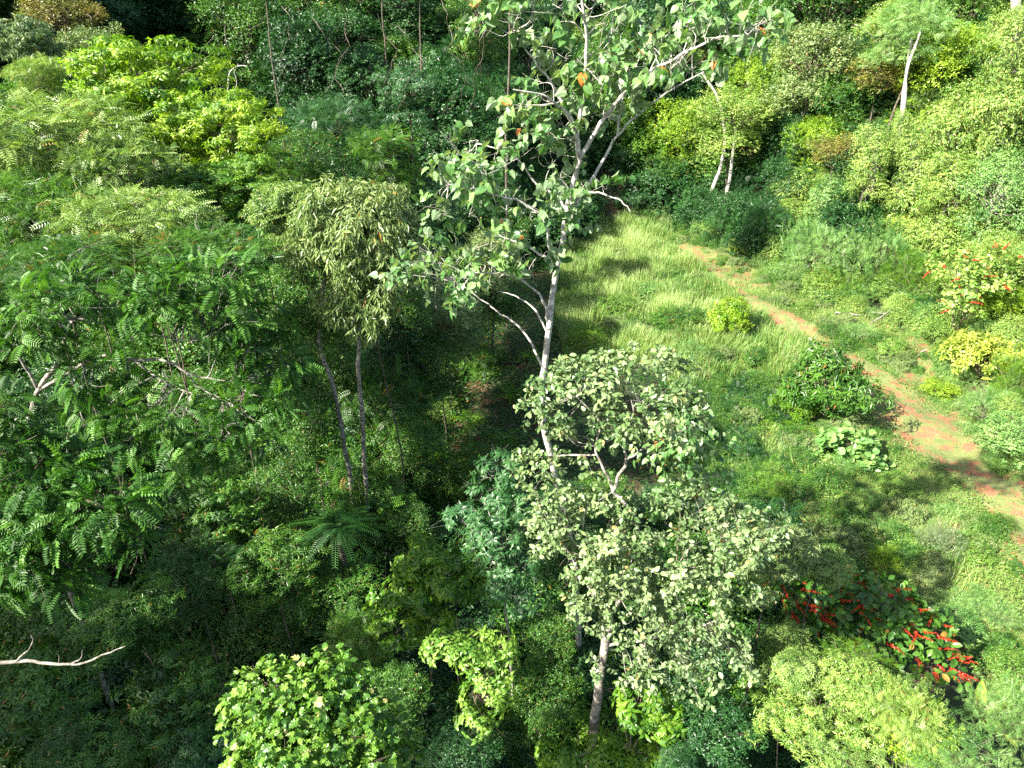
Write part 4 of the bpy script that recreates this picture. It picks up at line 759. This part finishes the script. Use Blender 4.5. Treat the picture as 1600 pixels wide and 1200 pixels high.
# ================================================================== TREES OF THE LEFT AND THE MIDDLE DISTANCE
T_ = [
 # kind, px, py, Y, half width, half height, name, label, mat
 ('lime', 228, 118, 40, 128, 80, 'layered_tree', 'sunlit yellow-green tree with drooping layered foliage, tallest beside the dark hillside', None),
 ('lime', 350, 195, 37, 96, 70, 'layered_tree', 'yellow-green drooping tree half in shade under the brightest layered tree', None),
 ('lime', 330, 290, 33, 90, 42, 'layered_tree', 'green drooping crown wedged beneath the half-shaded layered tree', 'bright'),
 ('feather0', 90, 215, 32, 130, 62, 'feathery_tree', 'pale feathery tree with grey limbs showing, highest of the sunny canopy', None),
 ('feather0', 190, 262, 31, 85, 50, 'feathery_tree', 'pale fine-leaved crown in front of the yellow-green layered tree', None),
 ('feather1', 60, 330, 28, 110, 56, 'feathery_tree', 'green fine-leaved crown with bare limbs below the pale feathery tree', None),
 ('feather0', 215, 350, 27, 120, 56, 'feathery_tree', 'olive pale feathery crown catching sun above the glossy feather-leaved tree', None),
 ('feather1', 330, 395, 25, 90, 40, 'feathery_tree', 'mid green feathery crown touching the dusty olive tree', None),
 ('feather1', 90, 415, 23, 110, 34, 'feathery_tree', 'low spreading feathery crown with a long pale branch', None),
 ('silver', 30, 75, 46, 52, 46, 'silver_plumed_tree', 'silvery blue plumed tree poking above the pale feathery canopy', None),
 ('feather0', 60, 115, 42, 46, 26, 'feathery_tree', 'small yellowish feathery crown under the silver plumed tree', 'slope'),
 ('rust', 95, 25, 58, 60, 44, 'rusty_leaved_tree', 'tree with rust-brown leaf tips on the shaded hillside', 'rust'),
 ('dusty', 585, 335, 30, 70, 50, 'drooping_tree', 'olive tree with hanging leaves beside the dusty crown', None),
 ('dusty', 450, 330, 31, 60, 50, 'drooping_tree', 'olive crown with hanging leaf sprays between feathery tree and dusty crown', 'pale'),
 ('lime', 165, 175, 38, 60, 44, 'layered_tree', 'small yellow-green crown under the tallest layered tree, over the pale feathery one', 'lime'),
 ('lime', 300, 190, 38.5, 70, 56, 'layered_tree', 'yellow-green crown joining the tallest and the half-shaded layered trees', None),
 ('lime', 400, 270, 35, 66, 46, 'layered_tree', 'lowest shaded layered crown next to the olive drooping crown', 'bright'),
 ('mid0', 150, 95, 52, 60, 60, 'leafy_tree', 'dark green tree between the rust-brown tree and the tallest layered tree', 'greyd'),
 ('dark0', 60, 150, 48, 60, 44, 'leafy_tree', 'dark tree beneath the silvery plumed tree', 'mid'),
 ('deep0', 520, 190, 54, 80, 48, 'tiered_tree', 'dark tree with flat fern-like tiers on the shaded slope', 'blue'),
 ('deep1', 600, 240, 50, 66, 44, 'tiered_tree', 'lower tiered dark tree in front of the flat-tiered one', 'mid'),
 ('blue0', 640, 140, 56, 60, 40, 'bluish_tree', 'blue-green tree with glinting drooping leaves against dark trunks', None),
 ('mid0', 480, 240, 48, 60, 44, 'leafy_tree', 'shaded green tree behind the olive drooping crowns', None),
 ('dark0', 640, 330, 56, 70, 56, 'leafy_tree', 'dark leafy tree behind the heart-leaved branches', None),
 ('mid1', 690, 480, 40, 70, 44, 'leafy_tree', 'brown-tinged leafy tree at the edge of the dim gully', 'greyd'),
 ('mid2', 760, 395, 48, 44, 40, 'leafy_tree', 'small olive-brown tree just behind the forked white trunk', 'greyd'),
 ('mid0', 620, 440, 36, 50, 50, 'leafy_tree', 'narrow green tree against the dusty olive crown', None),
 ('deep0', 590, 620, 33, 84, 70, 'leafy_tree', 'dark tree directly behind the twin bare trunks', 'mid'),
 ('mid0', 520, 560, 33, 60, 60, 'leafy_tree', 'dim leafy crown just behind the bent slim trunk', 'mid'),
 ('dark0', 480, 700, 32.5, 56, 60, 'leafy_tree', 'dark bushy tree at the foot of the bent slim trunk', 'mid'),
 ('mid2', 545, 700, 33, 50, 70, 'leafy_tree', 'deep green thicket seen between the twin bare trunks', 'deep'),
 ('mid0', 650, 560, 38, 60, 56, 'leafy_tree', 'shaded thicket closing the far side of the dim gully', 'mid'),
 ('mid2', 700, 520, 43, 60, 34, 'leafy_tree', 'low thicket under the brown-tinged tree', 'mid'),
 ('dark1', 620, 520, 37, 60, 50, 'leafy_tree', 'dark thicket below the narrow green tree', 'deep'),
 ('dark2', 770, 455, 50, 60, 30, 'leafy_tree', 'dark low thicket where the meadow grass meets the gully', 'mid'),
 ('mid1', 630, 700, 32, 62, 60, 'leafy_tree', 'green bushy tree between the twin bare trunks and the gully', None),
 ('dark1', 470, 520, 28, 60, 56, 'leafy_tree', 'dark crown squeezed between feather leaves and the twin trunks', 'mid'),
 ('dark2', 480, 640, 27, 50, 60, 'leafy_tree', 'dark crown below the feather leaves, before the slim bent trunk', 'mid'),
 ('mid2', 450, 760, 25, 60, 50, 'leafy_tree', 'dim green crown just above the palm-like rosette', None),
 ('mid0', 640, 815, 27, 40, 36, 'leafy_tree', 'small green crown between the straight bare trunk and the dark whorled bush', None),
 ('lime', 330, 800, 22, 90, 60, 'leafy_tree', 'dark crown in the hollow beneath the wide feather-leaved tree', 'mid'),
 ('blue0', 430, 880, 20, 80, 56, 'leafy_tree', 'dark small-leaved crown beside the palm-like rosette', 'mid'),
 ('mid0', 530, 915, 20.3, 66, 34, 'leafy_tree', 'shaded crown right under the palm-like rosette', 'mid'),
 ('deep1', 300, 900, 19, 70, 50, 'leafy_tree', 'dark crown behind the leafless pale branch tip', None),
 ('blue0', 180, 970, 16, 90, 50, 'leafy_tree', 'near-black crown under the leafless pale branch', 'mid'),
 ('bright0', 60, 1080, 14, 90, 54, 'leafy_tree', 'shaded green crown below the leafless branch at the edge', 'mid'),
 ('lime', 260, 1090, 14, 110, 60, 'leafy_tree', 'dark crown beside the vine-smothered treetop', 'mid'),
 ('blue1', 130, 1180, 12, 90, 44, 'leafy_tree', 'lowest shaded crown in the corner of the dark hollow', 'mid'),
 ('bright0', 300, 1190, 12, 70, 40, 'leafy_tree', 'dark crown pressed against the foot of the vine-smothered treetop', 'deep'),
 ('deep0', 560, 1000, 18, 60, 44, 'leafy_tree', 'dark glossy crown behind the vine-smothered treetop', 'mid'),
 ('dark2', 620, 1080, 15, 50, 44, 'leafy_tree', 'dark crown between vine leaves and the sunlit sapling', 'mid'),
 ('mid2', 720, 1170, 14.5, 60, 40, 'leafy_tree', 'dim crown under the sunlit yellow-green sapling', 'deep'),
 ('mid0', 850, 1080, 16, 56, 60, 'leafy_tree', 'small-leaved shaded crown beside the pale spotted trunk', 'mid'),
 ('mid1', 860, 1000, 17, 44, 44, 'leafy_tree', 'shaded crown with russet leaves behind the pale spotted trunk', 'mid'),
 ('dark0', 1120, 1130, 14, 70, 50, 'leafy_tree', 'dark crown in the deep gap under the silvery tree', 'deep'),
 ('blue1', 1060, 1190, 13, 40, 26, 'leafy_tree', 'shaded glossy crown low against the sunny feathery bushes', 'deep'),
 ('dusty', 1215, 860, 17.0, 60, 34, 'twiggy_tree', 'dusty grey-green tree with dry brown twigs next to the red-spiked bush', 'greyd'),
 ('dusty', 1285, 880, 19.0, 40, 24, 'twiggy_tree', 'low dusty tree spilling over the red-spiked bush', 'pale'),
 ('thicket', 1285, 1112, 14, 104, 60, 'sunny_bush', 'sunny yellow-green fine-leaved shrub below the red-spiked bush', None),
 ('mimosa0', 1330, 1050, 15.6, 70, 26, 'sunny_bush', 'feathery green shrub directly under the red flower spikes', 'bright'),
 ('thicket', 1395, 1108, 14.2, 80, 50, 'sunny_bush', 'yellowish leafy shrub next to the paddle-leaved banana', 'pale'),
 ('slope0', 1215, 1010, 16.5, 40, 50, 'sunny_bush', 'pale twiggy shrub between the silvery tree and the red-spiked bush', 'pale'),
 ('shrub0', 1440, 1150, 13, 60, 40, 'sunny_bush', 'lemon-green shrub in front of the paddle-leaved banana', 'lime'),
 ('mimosa0', 1500, 1180, 12.4, 90, 36, 'sunny_bush', 'mint green feathery shrub along the bottom edge', None),
 ('mimosa0', 1580, 1120, 14.5, 60, 60, 'sunny_bush', 'tall feathery shrub beside the paddle-leaved banana', None),
 ('shrub1', 1245, 1050, 14.6, 46, 30, 'sunny_bush', 'pale bush with pointed leaves leaning from the silvery tree over the fine-leaved shrub', 'pale'),
 ('feather0', 1420, 1120, 13.2, 56, 40, 'sunny_bush', 'feathery yellowish bush between the paddle-leaved banana and the yellowish shrub', 'slope'),
 ('dusty', 1330, 1060, 14.4, 50, 34, 'sunny_bush', 'drooping pale bush in the middle of the sunny thicket', 'slope'),
 ('thicket', 1330, 1185, 12.6, 80, 34, 'sunny_bush', 'dense pale shrub at the bottom edge below the yellowish one', 'pale'),
 ('shrub0', 1590, 1050, 18, 44, 30, 'sunny_bush', 'rounded green shrub at the end of the mown strip', 'cover'),
 # clearing
 ('shrub1', 1295, 605, 39.5, 72, 66, 'path_shrub', 'bushy dark green shrub standing over the red dirt path', 'mid'),
 ('shrub1', 1248, 630, 38.5, 36, 40, 'path_shrub', 'smaller companion shrub leaning on the bushy path shrub', 'bright'),
 ('shrub1', 1140, 500, 52, 38, 34, 'meadow_shrub', 'lone bright yellow-green shrub in the middle of the tall grass', 'lime'),
 ('mimosa0', 1465, 845, 27.5, 34, 26, 'meadow_shrub', 'small pale feathery sapling alone on the creeping ground cover', 'grey'),
 ('shrub0', 1060, 500, 51, 44, 20, 'meadow_shrub', 'low olive shrub in the grass beside the lone yellow-green one', 'mid'),
 ('mimosa0', 1085, 555, 46, 26, 20, 'meadow_shrub', 'small feathery shrub just above the silvery crown', None),
 ('shrub1', 1180, 560, 44, 22, 18, 'meadow_shrub', 'small leafy shrub between the lone yellow-green shrub and the path shrub', 'mid'),
 ('shrub0', 960, 480, 52, 36, 18, 'meadow_shrub', 'low weedy shrub in the tall grass close to the white trunk', 'cover'),
 ('mimosa0', 915, 530, 47, 30, 20, 'meadow_shrub', 'feathery shrub in the grass right of the white trunk', 'fern'),
 ('shrub0', 1010, 455, 56, 30, 14, 'meadow_shrub', 'low green shrub in the middle of the pale tall grass', 'mimosa'),
 ('mimosa0', 1200, 760, 31, 34, 20, 'meadow_shrub', 'feathery weed patch on the lower fern slope', 'fern'),
 ('shrub1', 1330, 790, 30, 30, 18, 'meadow_shrub', 'leafy weed clump in the dappled shade below the round-leaved shrub', 'cover'),
 ('shrub0', 1400, 760, 32, 28, 14, 'meadow_shrub', 'low creeper mound between the round-leaved shrub and the red path', 'cover'),
 ('mimosa0', 1385, 880, 25, 26, 20, 'meadow_shrub', 'bright feathery weed above the red-spiked bush', 'lime'),
 ('shrub1', 1290, 860, 26, 26, 16, 'meadow_shrub', 'leafy weed between the dusty twiggy tree and the creeping cover', 'mid'),
 ('shrub0', 1520, 860, 26, 34, 16, 'meadow_shrub', 'flat creeper mound at the end of the red path', 'cover'),
 ('shrub0', 1500, 980, 21, 36, 20, 'meadow_shrub', 'creeper mound beside the tips of the red spikes', 'mimosa'),
 ('mimosa0', 1560, 960, 21, 36, 24, 'meadow_shrub', 'feathery mound on the strip behind the paddle-leaved banana', None),
 ('shrub1', 1395, 545, 45, 24, 16, 'meadow_shrub', 'leafy clump between the bare earth patch and the fallen branch', 'cover'),
 ('shrub0', 1470, 610, 39, 26, 16, 'meadow_shrub', 'green clump on the bank side of the path bend', 'lime'),
 ('mimosa0', 1345, 520, 50, 26, 16, 'meadow_shrub', 'small feathery clump below the white fallen log', None),
 # right bank
 ('mimosa0', 1225, 375, 66, 52, 42, 'bank_shrub', 'feathery green shrub at the far end of the bank by the path head', None),
 ('mimosa0', 1295, 405, 60, 70, 56, 'bank_shrub', 'broad feathery shrub on the bank above the tall grass', None),
 ('mimosa0', 1310, 445, 57, 44, 32, 'bank_shrub', 'dark-hearted feathery shrub over the white fallen log', 'bright'),
 ('mimosa0', 1380, 400, 60, 62, 50, 'bank_shrub', 'mint feathery shrub behind the grey fallen branch', None),
 ('lemon', 1412, 345, 63, 34, 16, 'bank_shrub', 'flat lemon-yellow shrub below the vine curtains', None),
 ('mimosa0', 1430, 435, 54, 54, 42, 'bank_shrub', 'feathery shrub between the fallen branch and the red-flowered bush', 'bright'),
 ('shrub0', 1462, 490, 50, 34, 24, 'bank_shrub', 'dark green shrub with a shadowy hole under the red-flowered bush', 'deep'),
 ('slope0', 1570, 470, 48, 50, 34, 'bank_shrub', 'yellow-green leafy shrub beside the red-flowered bush', 'lime'),
 ('lemon', 1535, 560, 41, 58, 44, 'bank_shrub', 'vivid yellow shrub on the bank beside the path bend', None),
 ('mimosa0', 1585, 595, 39, 44, 46, 'bank_shrub', 'feathery green shrub growing into the vivid yellow shrub', 'bright'),
 ('mimosa0', 1540, 640, 37.5, 44, 30, 'bank_shrub', 'feathery mound below the vivid yellow shrub', None),
 ('shrub0', 1575, 685, 34.5, 48, 30, 'bank_shrub', 'grey-green mound at the edge of the red earth', 'mimosa'),
 ('slope1', 1560, 370, 56, 66, 50, 'bank_shrub', 'tangled pale shrub on the bank above the red-flowered bush', None),
 ('slope0', 1470, 365, 60, 60, 44, 'bank_shrub', 'pale shrub between the lemon-yellow shrub and the red-flowered bush', None),
 ('shrub0', 1190, 345, 72, 44, 26, 'bank_shrub', 'bright leafy shrub beneath the two white leaning stems', 'slope'),
 ('slope1', 1250, 330, 70, 50, 28, 'bank_shrub', 'sunny leafy shrub at the foot of the rust-tinged tree', None),
 ('lemon', 1165, 385, 67, 24, 18, 'bank_shrub', 'small yellow shrub at the head of the red dirt path', None),
 ('mid0', 1065, 305, 86, 54, 34, 'leafy_tree', 'deep green rounded bush at the head of the meadow', 'deep'),
 ('mid1', 1010, 240, 90, 54, 50, 'leafy_tree', 'fresh green tree showing between the two white forks', 'bright'),
 ('blue1', 985, 325, 85, 30, 26, 'leafy_tree', 'dark bush where the meadow meets the white-trunked tree', 'deep'),
 ('mid2', 1060, 215, 92, 44, 44, 'leafy_tree', 'green tree beyond the second white fork', 'bright'),
 ('mid0', 1122, 335, 80.5, 46, 24, 'leafy_tree', 'dark bush in shade beneath the two white leaning stems', 'blue'),
 ('mid2', 1150, 175, 82.5, 66, 40, 'white_stemmed_tree', 'yellow-green crown over two white leaning stems at the meadow head', 'slope'),
 ('mid1', 1240, 210, 84, 56, 70, 'leafy_tree', 'olive green tree beside the yellow-green crown with white stems', 'mid'),
 ('mid0', 1270, 90, 80, 66, 60, 'leafy_tree', 'olive tree high on the slope before a dark gap', 'greyd'),
 ('rust', 1305, 240, 72, 44, 34, 'orange_tinged_tree', 'tree with orange-tinged leaves low against the vine curtains', 'rust'),
 ('rust', 1375, 120, 76, 60, 40, 'orange_tinged_tree', 'orange-tinged tree high behind the white forked trunk', 'rust'),
 ('deep0', 1430, 35, 72, 66, 40, 'fine_leaved_tree', 'fine-leaved umbrella crown on top of the white forked trunk', 'mimosa'),
 ('dark1', 1500, 95, 72, 50, 30, 'leafy_tree', 'dark crown right of the white forked trunk high on the bank', 'mid'),
 ('curtain', 1403, 215, 68, 15, 50, 'vine_sleeve', 'narrow sleeve of vines wrapped round the white forked trunk', None),
 ('curtain', 1360, 260, 67, 36, 74, 'vine_draped_tree', 'tree draped in hanging vines just before the orange-tinged tree', None),
 ('curtain', 1425, 270, 66, 34, 84, 'vine_draped_tree', 'vine curtain hanging around the white forked trunk', None),
 ('slope0', 1490, 200, 66, 70, 70, 'vine_draped_tree', 'broad mound of vines rising behind the white forked trunk', None),
 ('slope1', 1570, 170, 62, 70, 76, 'vine_draped_tree', 'tallest vine mound at the edge of the sunny bank', None),
 ('curtain', 1480, 290, 62, 44, 60, 'vine_draped_tree', 'hanging vine curtain above a small dark opening', None),
 ('slope0', 1560, 290, 59, 70, 56, 'vine_draped_tree', 'vine-covered mound overlooking the tangled pale shrub', 'mimosa'),
 ('slope1', 1590, 60, 62, 60, 60, 'vine_draped_tree', 'rust-flecked vine mound at the top of the bank', None),
 ('slope0', 1300, 305, 72, 44, 36, 'vine_draped_tree', 'low vine mound below the orange-tinged tree', 'mimosa'),
]
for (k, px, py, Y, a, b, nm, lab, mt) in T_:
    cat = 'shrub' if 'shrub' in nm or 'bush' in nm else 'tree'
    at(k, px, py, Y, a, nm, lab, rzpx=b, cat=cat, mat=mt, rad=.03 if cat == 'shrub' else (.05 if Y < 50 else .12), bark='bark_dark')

# pale trunks standing in the background
def pole(label, row, r0_, r1_, bark, name='bare_trunked_tree', kindc=None, crown=None):
    p_ = [np.array(q) for q in pts(row)]; b = p_[0].copy(); b[2] = hz(b[0], b[1]); root = link(name, None, None, b); tag(root, label, 'tree')
    pp = ([b - [0, 0, .4]] if b[2] < p_[0][2] - .3 else []) + p_
    mb = MB(); n = 22; tube(mb, smooth_path(pp, n, .03, 7) - b, np.linspace(r0_, r1_, n), 8); link('trunk', mb.mesh('trunk', M[bark], True), root)
    if crown:
        k, s, mt = crown; c = link('crown', K[k].crown, root, p_[-1] - b + [0, 0, .8 * s]); c.scale = (s, s, s * .8); l = link('limb', K[k].limb, root, p_[-1] - b + [0, 0, .8 * s]); l.scale = (s, s, s * .8)
        if mt: c.material_slots[0].link = 'OBJECT'; c.material_slots[0].material = M[mt]
    return root
pole('slim grey trunk rising straight behind the heart-leaved branches', [(792, 330, 56), (791, 200, 56), (797, 90, 56), (795, -60, 56)], .10, .07, 'bark_dark', crown=('mid1', .8, None))
pole('pale trunk in the dark forest high above the bluish tree', [(659, 110, 76), (657, 60, 76), (656, -60, 76)], .09, .06, 'bark_dark', crown=('dark0', .9, None))
pole('dim slender trunk beside the tiered dark trees', [(603, 80, 78), (598, 30, 78), (598, -60, 78)], .08, .06, 'bark_dark', crown=('dark1', .8, None))
pole('tall white trunk leaning behind the heart-leaved crown', [(1170, 130, 90), (1180, 60, 90), (1192, -10, 90), (1200, -90, 90)], .34, .22, 'bark_white', crown=('mid0', 1.0, None))
pole('white forked trunk rising out of the hanging vines', [(1388, 330, 68), (1400, 240, 69), (1414, 160, 69), (1418, 110, 69), (1438, 50, 70)], .20, .09, 'bark_white')
pole('white trunk fork beneath the fine-leaved umbrella crown', [(1404, 230, 69.2), (1412, 150, 69.6), (1419, 100, 70), (1424, 60, 70)], .2, .10, 'bark_white')
pole('white leaning stem nearer the meadow head', [(1110, 305, 82), (1125, 265, 82), (1133, 220, 82), (1125, 160, 82), (1098, 115, 82)], .24, .12, 'bark_white')
pole('second white leaning stem behind the first at the meadow head', [(1134, 312, 82), (1142, 270, 82), (1150, 200, 82)], .24, .16, 'bark_white')
pole('white trunk section at the top edge above the rust-flecked vine mound', [(1586, 60, 64), (1588, 10, 64), (1590, -50, 64)], .40, .34, 'bark_white')
pole('thin vine-hung trunk in the dark hillside gap', [(425, 90, 74), (420, 40, 74), (412, -40, 74)], .08, .05, 'bark_dark', crown=('dark2', .7, None))
bare('leafless_tree', 'small crooked leafless limb glowing against the dark hillside', 'tree', [(pts([(352, 180, 46), (356, 140, 46), (358, 115, 46), (370, 104, 46), (385, 103, 46)]), .05, .02), (pts([(360, 150, 46), (370, 132, 46), (366, 112, 46), (372, 100, 46)]), .025, .01)], 'bark_white', 160)

rl = np.random.default_rng(77)
LW = ['crooked pale liana hanging over the dark hillside above the half-shaded layered tree', 'looping liana beside the thin vine-hung trunk', 'long straight liana falling past the bluish drooping tree', 'knotted liana between the pale trunk and the slim grey trunk',
      'thin liana swinging under the dim slender trunk', 'liana dangling near the flat-tiered tree', 'short liana over the rust-tipped tree', 'liana tangle at the top edge behind the layered trees', 'fine liana draped before the slim grey trunk', 'liana hanging down to the lower tiered tree']
for i, (px, py, Y, ln) in enumerate([(350, 20, 54, 150), (440, 10, 54, 130), (530, 0, 55, 190), (690, 0, 55, 160), (590, 20, 55, 150), (490, 30, 54, 150), (130, 10, 55, 80), (390, -10, 54, 110), (740, 20, 54, 170), (620, 40, 53, 150)]):
    x_ = px; rows = []
    for q in range(9):
        rows.append(P(x_, py + ln * q / 8, Y + rl.normal() * .4)); x_ += rl.normal() * 7 + (8 if q < 3 else -5)
    mb = MB(); b = rows[0]; tube(mb, smooth_path(rows, 30, .05, i) - b, np.linspace(.028, .012, 30), 4); tag(link('liana', mb.mesh('liana', M['bark_dark']), None, b), LW[i], 'liana', 'lianas over the dark hillside')
# ================================================================== FOREST FILL
rf = np.random.default_rng(200)
MARKS = [(235, 125, 'the brightest layered tree'), (360, 195, 'the half-shaded layered tree'), (330, 290, 'the wedged green layered crown'), (30, 75, 'the silver plumed tree'), (95, 25, 'the rust-tipped tree'), (520, 190, 'the flat-tiered tree'),
    (640, 140, 'the bluish drooping tree'), (600, 240, 'the lower tiered tree'), (418, 20, 'the thin vine-hung trunk'), (657, 60, 'the pale trunk'), (600, 30, 'the dim slender trunk'), (793, 100, 'the slim grey trunk'), (905, 200, 'the white fork'),
    (1010, 240, 'the fresh green tree between forks'), (1065, 305, 'the rounded deep green bush'), (1150, 175, 'the crown on white stems'), (1240, 210, 'the olive green tree'), (1270, 90, 'the dark slope gap'), (1185, 40, 'the leaning white trunk'),
    (1375, 120, 'the high orange-tinged tree'), (1430, 35, 'the umbrella crown'), (1490, 200, 'the broad vine mound'), (1570, 170, 'the tallest vine mound'), (1590, 60, 'the rust-flecked vine mound'), (1305, 240, 'the low orange-tinged tree'),
    (1000, 50, 'the heart-leaved treetop'), (545, 395, 'the dusty crown'), (450, 330, 'the olive drooping crown'), (90, 215, 'the highest feathery crown'), (60, 330, 'the green feathery crown'), (215, 350, 'the olive feathery crown'), (330, 395, 'the mid green feathery crown'),
    (90, 415, 'the low spreading feathery crown'), (525, 815, 'the palm-like rosette'), (570, 660, 'the twin bare trunks'), (690, 720, 'the red gully soil'), (330, 800, 'the hollow crown'), (100, 1030, 'the leafless branch'), (480, 1120, 'the vine-smothered treetop'),
    (1500, 430, 'the red-flowered bush'), (1540, 560, 'the vivid yellow shrub'), (1412, 345, 'the lemon-yellow shrub'), (1300, 410, 'the broad feathery shrub'), (740, 1050, 'the sunlit sapling'), (690, 480, 'the brown-tinged tree'), (350, 600, 'the feather-leaved branches'), (40, 650, 'the leaning mottled trunk')]
USED = set()
TONE = {'dark': 'dark', 'mid': 'green', 'deep': 'deep green', 'blue': 'bluish', 'slope': 'sunny yellow-green', 'greyd': 'dusty', 'lime': 'lime green', 'rust': 'rusty', 'mimosa': 'minty', 'feather': 'feathery', 'shrub': 'leafy', 'curtain': 'vine-hung'}
def where(k, p, s, mt, fallback):
    v = np.asarray(p) - CAM; dpt = v[1] * CS - v[2] * SN; px = 800 + FPX * v[0] / dpt; py = 600 - FPX * (v[1] * SN + v[2] * CS) / dpt
    kk_ = k.rstrip('012'); tone = TONE.get(mt) or TONE.get(kk_, 'green'); form = {'deep': 'tiered', 'blue': 'drooping', 'slope': 'vine-tangled', 'feather': 'feathery', 'mimosa': 'feathery', 'shrub': 'bushy', 'rust': 'fine-leaved', 'dark': 'dense', 'mid': 'small-leaved'}.get(kk_, 'leafy')
    noun = 'shrub' if s < .8 else 'tree'
    for mx, my, nm_ in sorted(MARKS, key=lambda m: (m[0] - px) ** 2 + (m[1] - py) ** 2)[:3]:
        rel = ('above' if py < my else 'below') if abs(py - my) > abs(px - mx) else 'beside'
        for size in ('', 'broad ' if s > 1.05 else 'small '):
            L = size + tone + ' ' + (form + ' ' if form != tone else '') + noun + ' ' + rel + ' ' + nm_
            if L not in USED: USED.add(L); return L
    return fallback
def fill(x0, x1, y0, y1, step, kinds, hmin, hmax, name, label, group, smin=1.0, smax=1.4, cond=None, mats=(None,), crop=True):
    for y in np.arange(y0, y1, step):
        for x in np.arange(x0, x1, step):
            a, b = x + rf.uniform(-.42, .42) * step, y + rf.uniform(-.42, .42) * step
            if crop and abs(a) > .8 * b + 4: continue
            if cond and not cond(a, b): continue
            s = rf.uniform(smin, smax); z = hz(a, b) + rf.uniform(hmin, hmax)
            k = kinds[rf.integers(len(kinds))]
            mt_ = mats[rf.integers(len(mats))]
            place(k, (a, b, z), name, where(k, (a, b, z), s, mt_, label) if crop else label, cat='shrub' if 'shrub' in name else 'tree', group=group, s=s, sz=s * rf.uniform(.85, 1.25), rad=rf.uniform(.08, .15), bark='bark_dark', mat=mt_)
darkk = ['dark0', 'dark1', 'dark2', 'mid0', 'mid1', 'deep0', 'blue0']
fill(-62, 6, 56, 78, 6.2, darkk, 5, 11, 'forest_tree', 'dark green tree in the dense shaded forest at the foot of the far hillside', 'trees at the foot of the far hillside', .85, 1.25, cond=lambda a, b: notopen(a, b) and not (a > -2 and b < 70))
fill(-76, 40, 79, 112, 6.6, darkk, 5, 12, 'forest_tree', 'tree packed into the forest climbing the far hillside', 'trees climbing the far hillside', 1.0, 1.5, mats=(None, 'dark', 'deep', 'dark'), cond=lambda a, b: a < 0 or b > 88)  # dark and deep leaf colours paint in the hillside's shade
fill(12, 80, 72, 112, 5.8, ['mid0', 'mid1', 'mid2', 'slope0', 'slope1', 'rust'], 3, 8, 'forest_tree', 'sunny green tree in the forest above the bank and meadow', 'sunny trees above the bank', .9, 1.35, mats=(None, 'mid', 'slope', 'slope', 'lime'), cond=lambda a, b: b > 87 or (a > 27 and b > 72))
fill(37, 66, 34, 74, 4.6, ['slope0', 'slope1', 'slope0', 'mimosa0'], 1.5, 5, 'bank_tree', 'vine-tangled tree on the sunny bank', 'vine-tangled trees on the bank', .7, 1.1)
fill(-44, -10, 24, 56, 4.6, ['mid0', 'mid1', 'feather1', 'dark0'], 4, 8, 'canopy_tree', 'half-hidden tree under the sunny feathery canopy', 'trees under the feathery canopy', .8, 1.1, mats=('mid', None))
fill(-26, -4, 10, 30, 3.6, ['dark0', 'dark1', 'deep0', 'mid0'], 1.5, 4, 'hollow_tree', 'dark low tree deep in the shaded hollow', 'low trees in the hollow', .6, .9, mats=('mid', None))
fill(-15, 1, 26, 52, 3.4, ['shrub0', 'shrub1', 'mid0', 'deep1'], .5, 1.8, 'gully_shrub', 'low dark green bush', 'low bushes round the gully', .5, .8, mats=('mid', 'deep', None), cond=lambda a, b: rf.random() < (.35 if not notopen(a, b) else .9))
fill(-60, 4, 52, 82, 5.0, ['mid0', 'dark1', 'deep1', 'blue1'], 2, 5, 'young_tree', 'low dark tree', 'low trees of the far hillside', .7, 1.0, cond=lambda a, b: notopen(a, b) and not (a > -2 and b < 72))
fill(-16, -4.5, 27, 50, 3.0, ['mid0', 'mid1', 'deep1', 'mid2', 'dark0'], 2.2, 5, 'understory_tree', 'low dark green tree', 'understory trees round the gully', .65, .95, mats=('mid', 'deep', None), cond=notopen)
# tall neighbours just outside the view, which shade the hollow and the far hillside
for (x, y, z, s) in [(-30, 2, 23, 1.6), (-34, -6, 25, 1.7), (-26, -7, 23, 1.6), (-40, 6, 26, 1.7), (-24, -15, 25, 1.7), (-31, -17, 27, 1.8), (-37, 14, 23, 1.5), (-46, 14, 27, 1.7), (-17, -18, 22, 1.5), (-44, -4, 29, 1.8),
                     (-21, -3, 17, 1.2), (-24, 5, 17.5, 1.2), (-19, -10, 18, 1.2), (-28, 10, 18, 1.2), (-33, 6, 24, 1.3), (-13, -13, 16, 1.2), (-22, 11, 12, 1.0), (-17, 3, 11, 1.0), (-15, -5, 12, 1.0)]:
    place('mid1', (x, y, z), 'tall_forest_tree', 'tall forest tree beside the dark hollow', group='tall trees around the hollow', s=s, sz=s * 1.1, rad=.4)
fill(-110, -50, 34, 92, 8.5, ['dark0', 'mid1', 'dark2'], 7, 12, 'ridge_tree', 'tree on the ridge that shades the far hillside', 'trees on the ridge', 1.5, 2.0, crop=False)
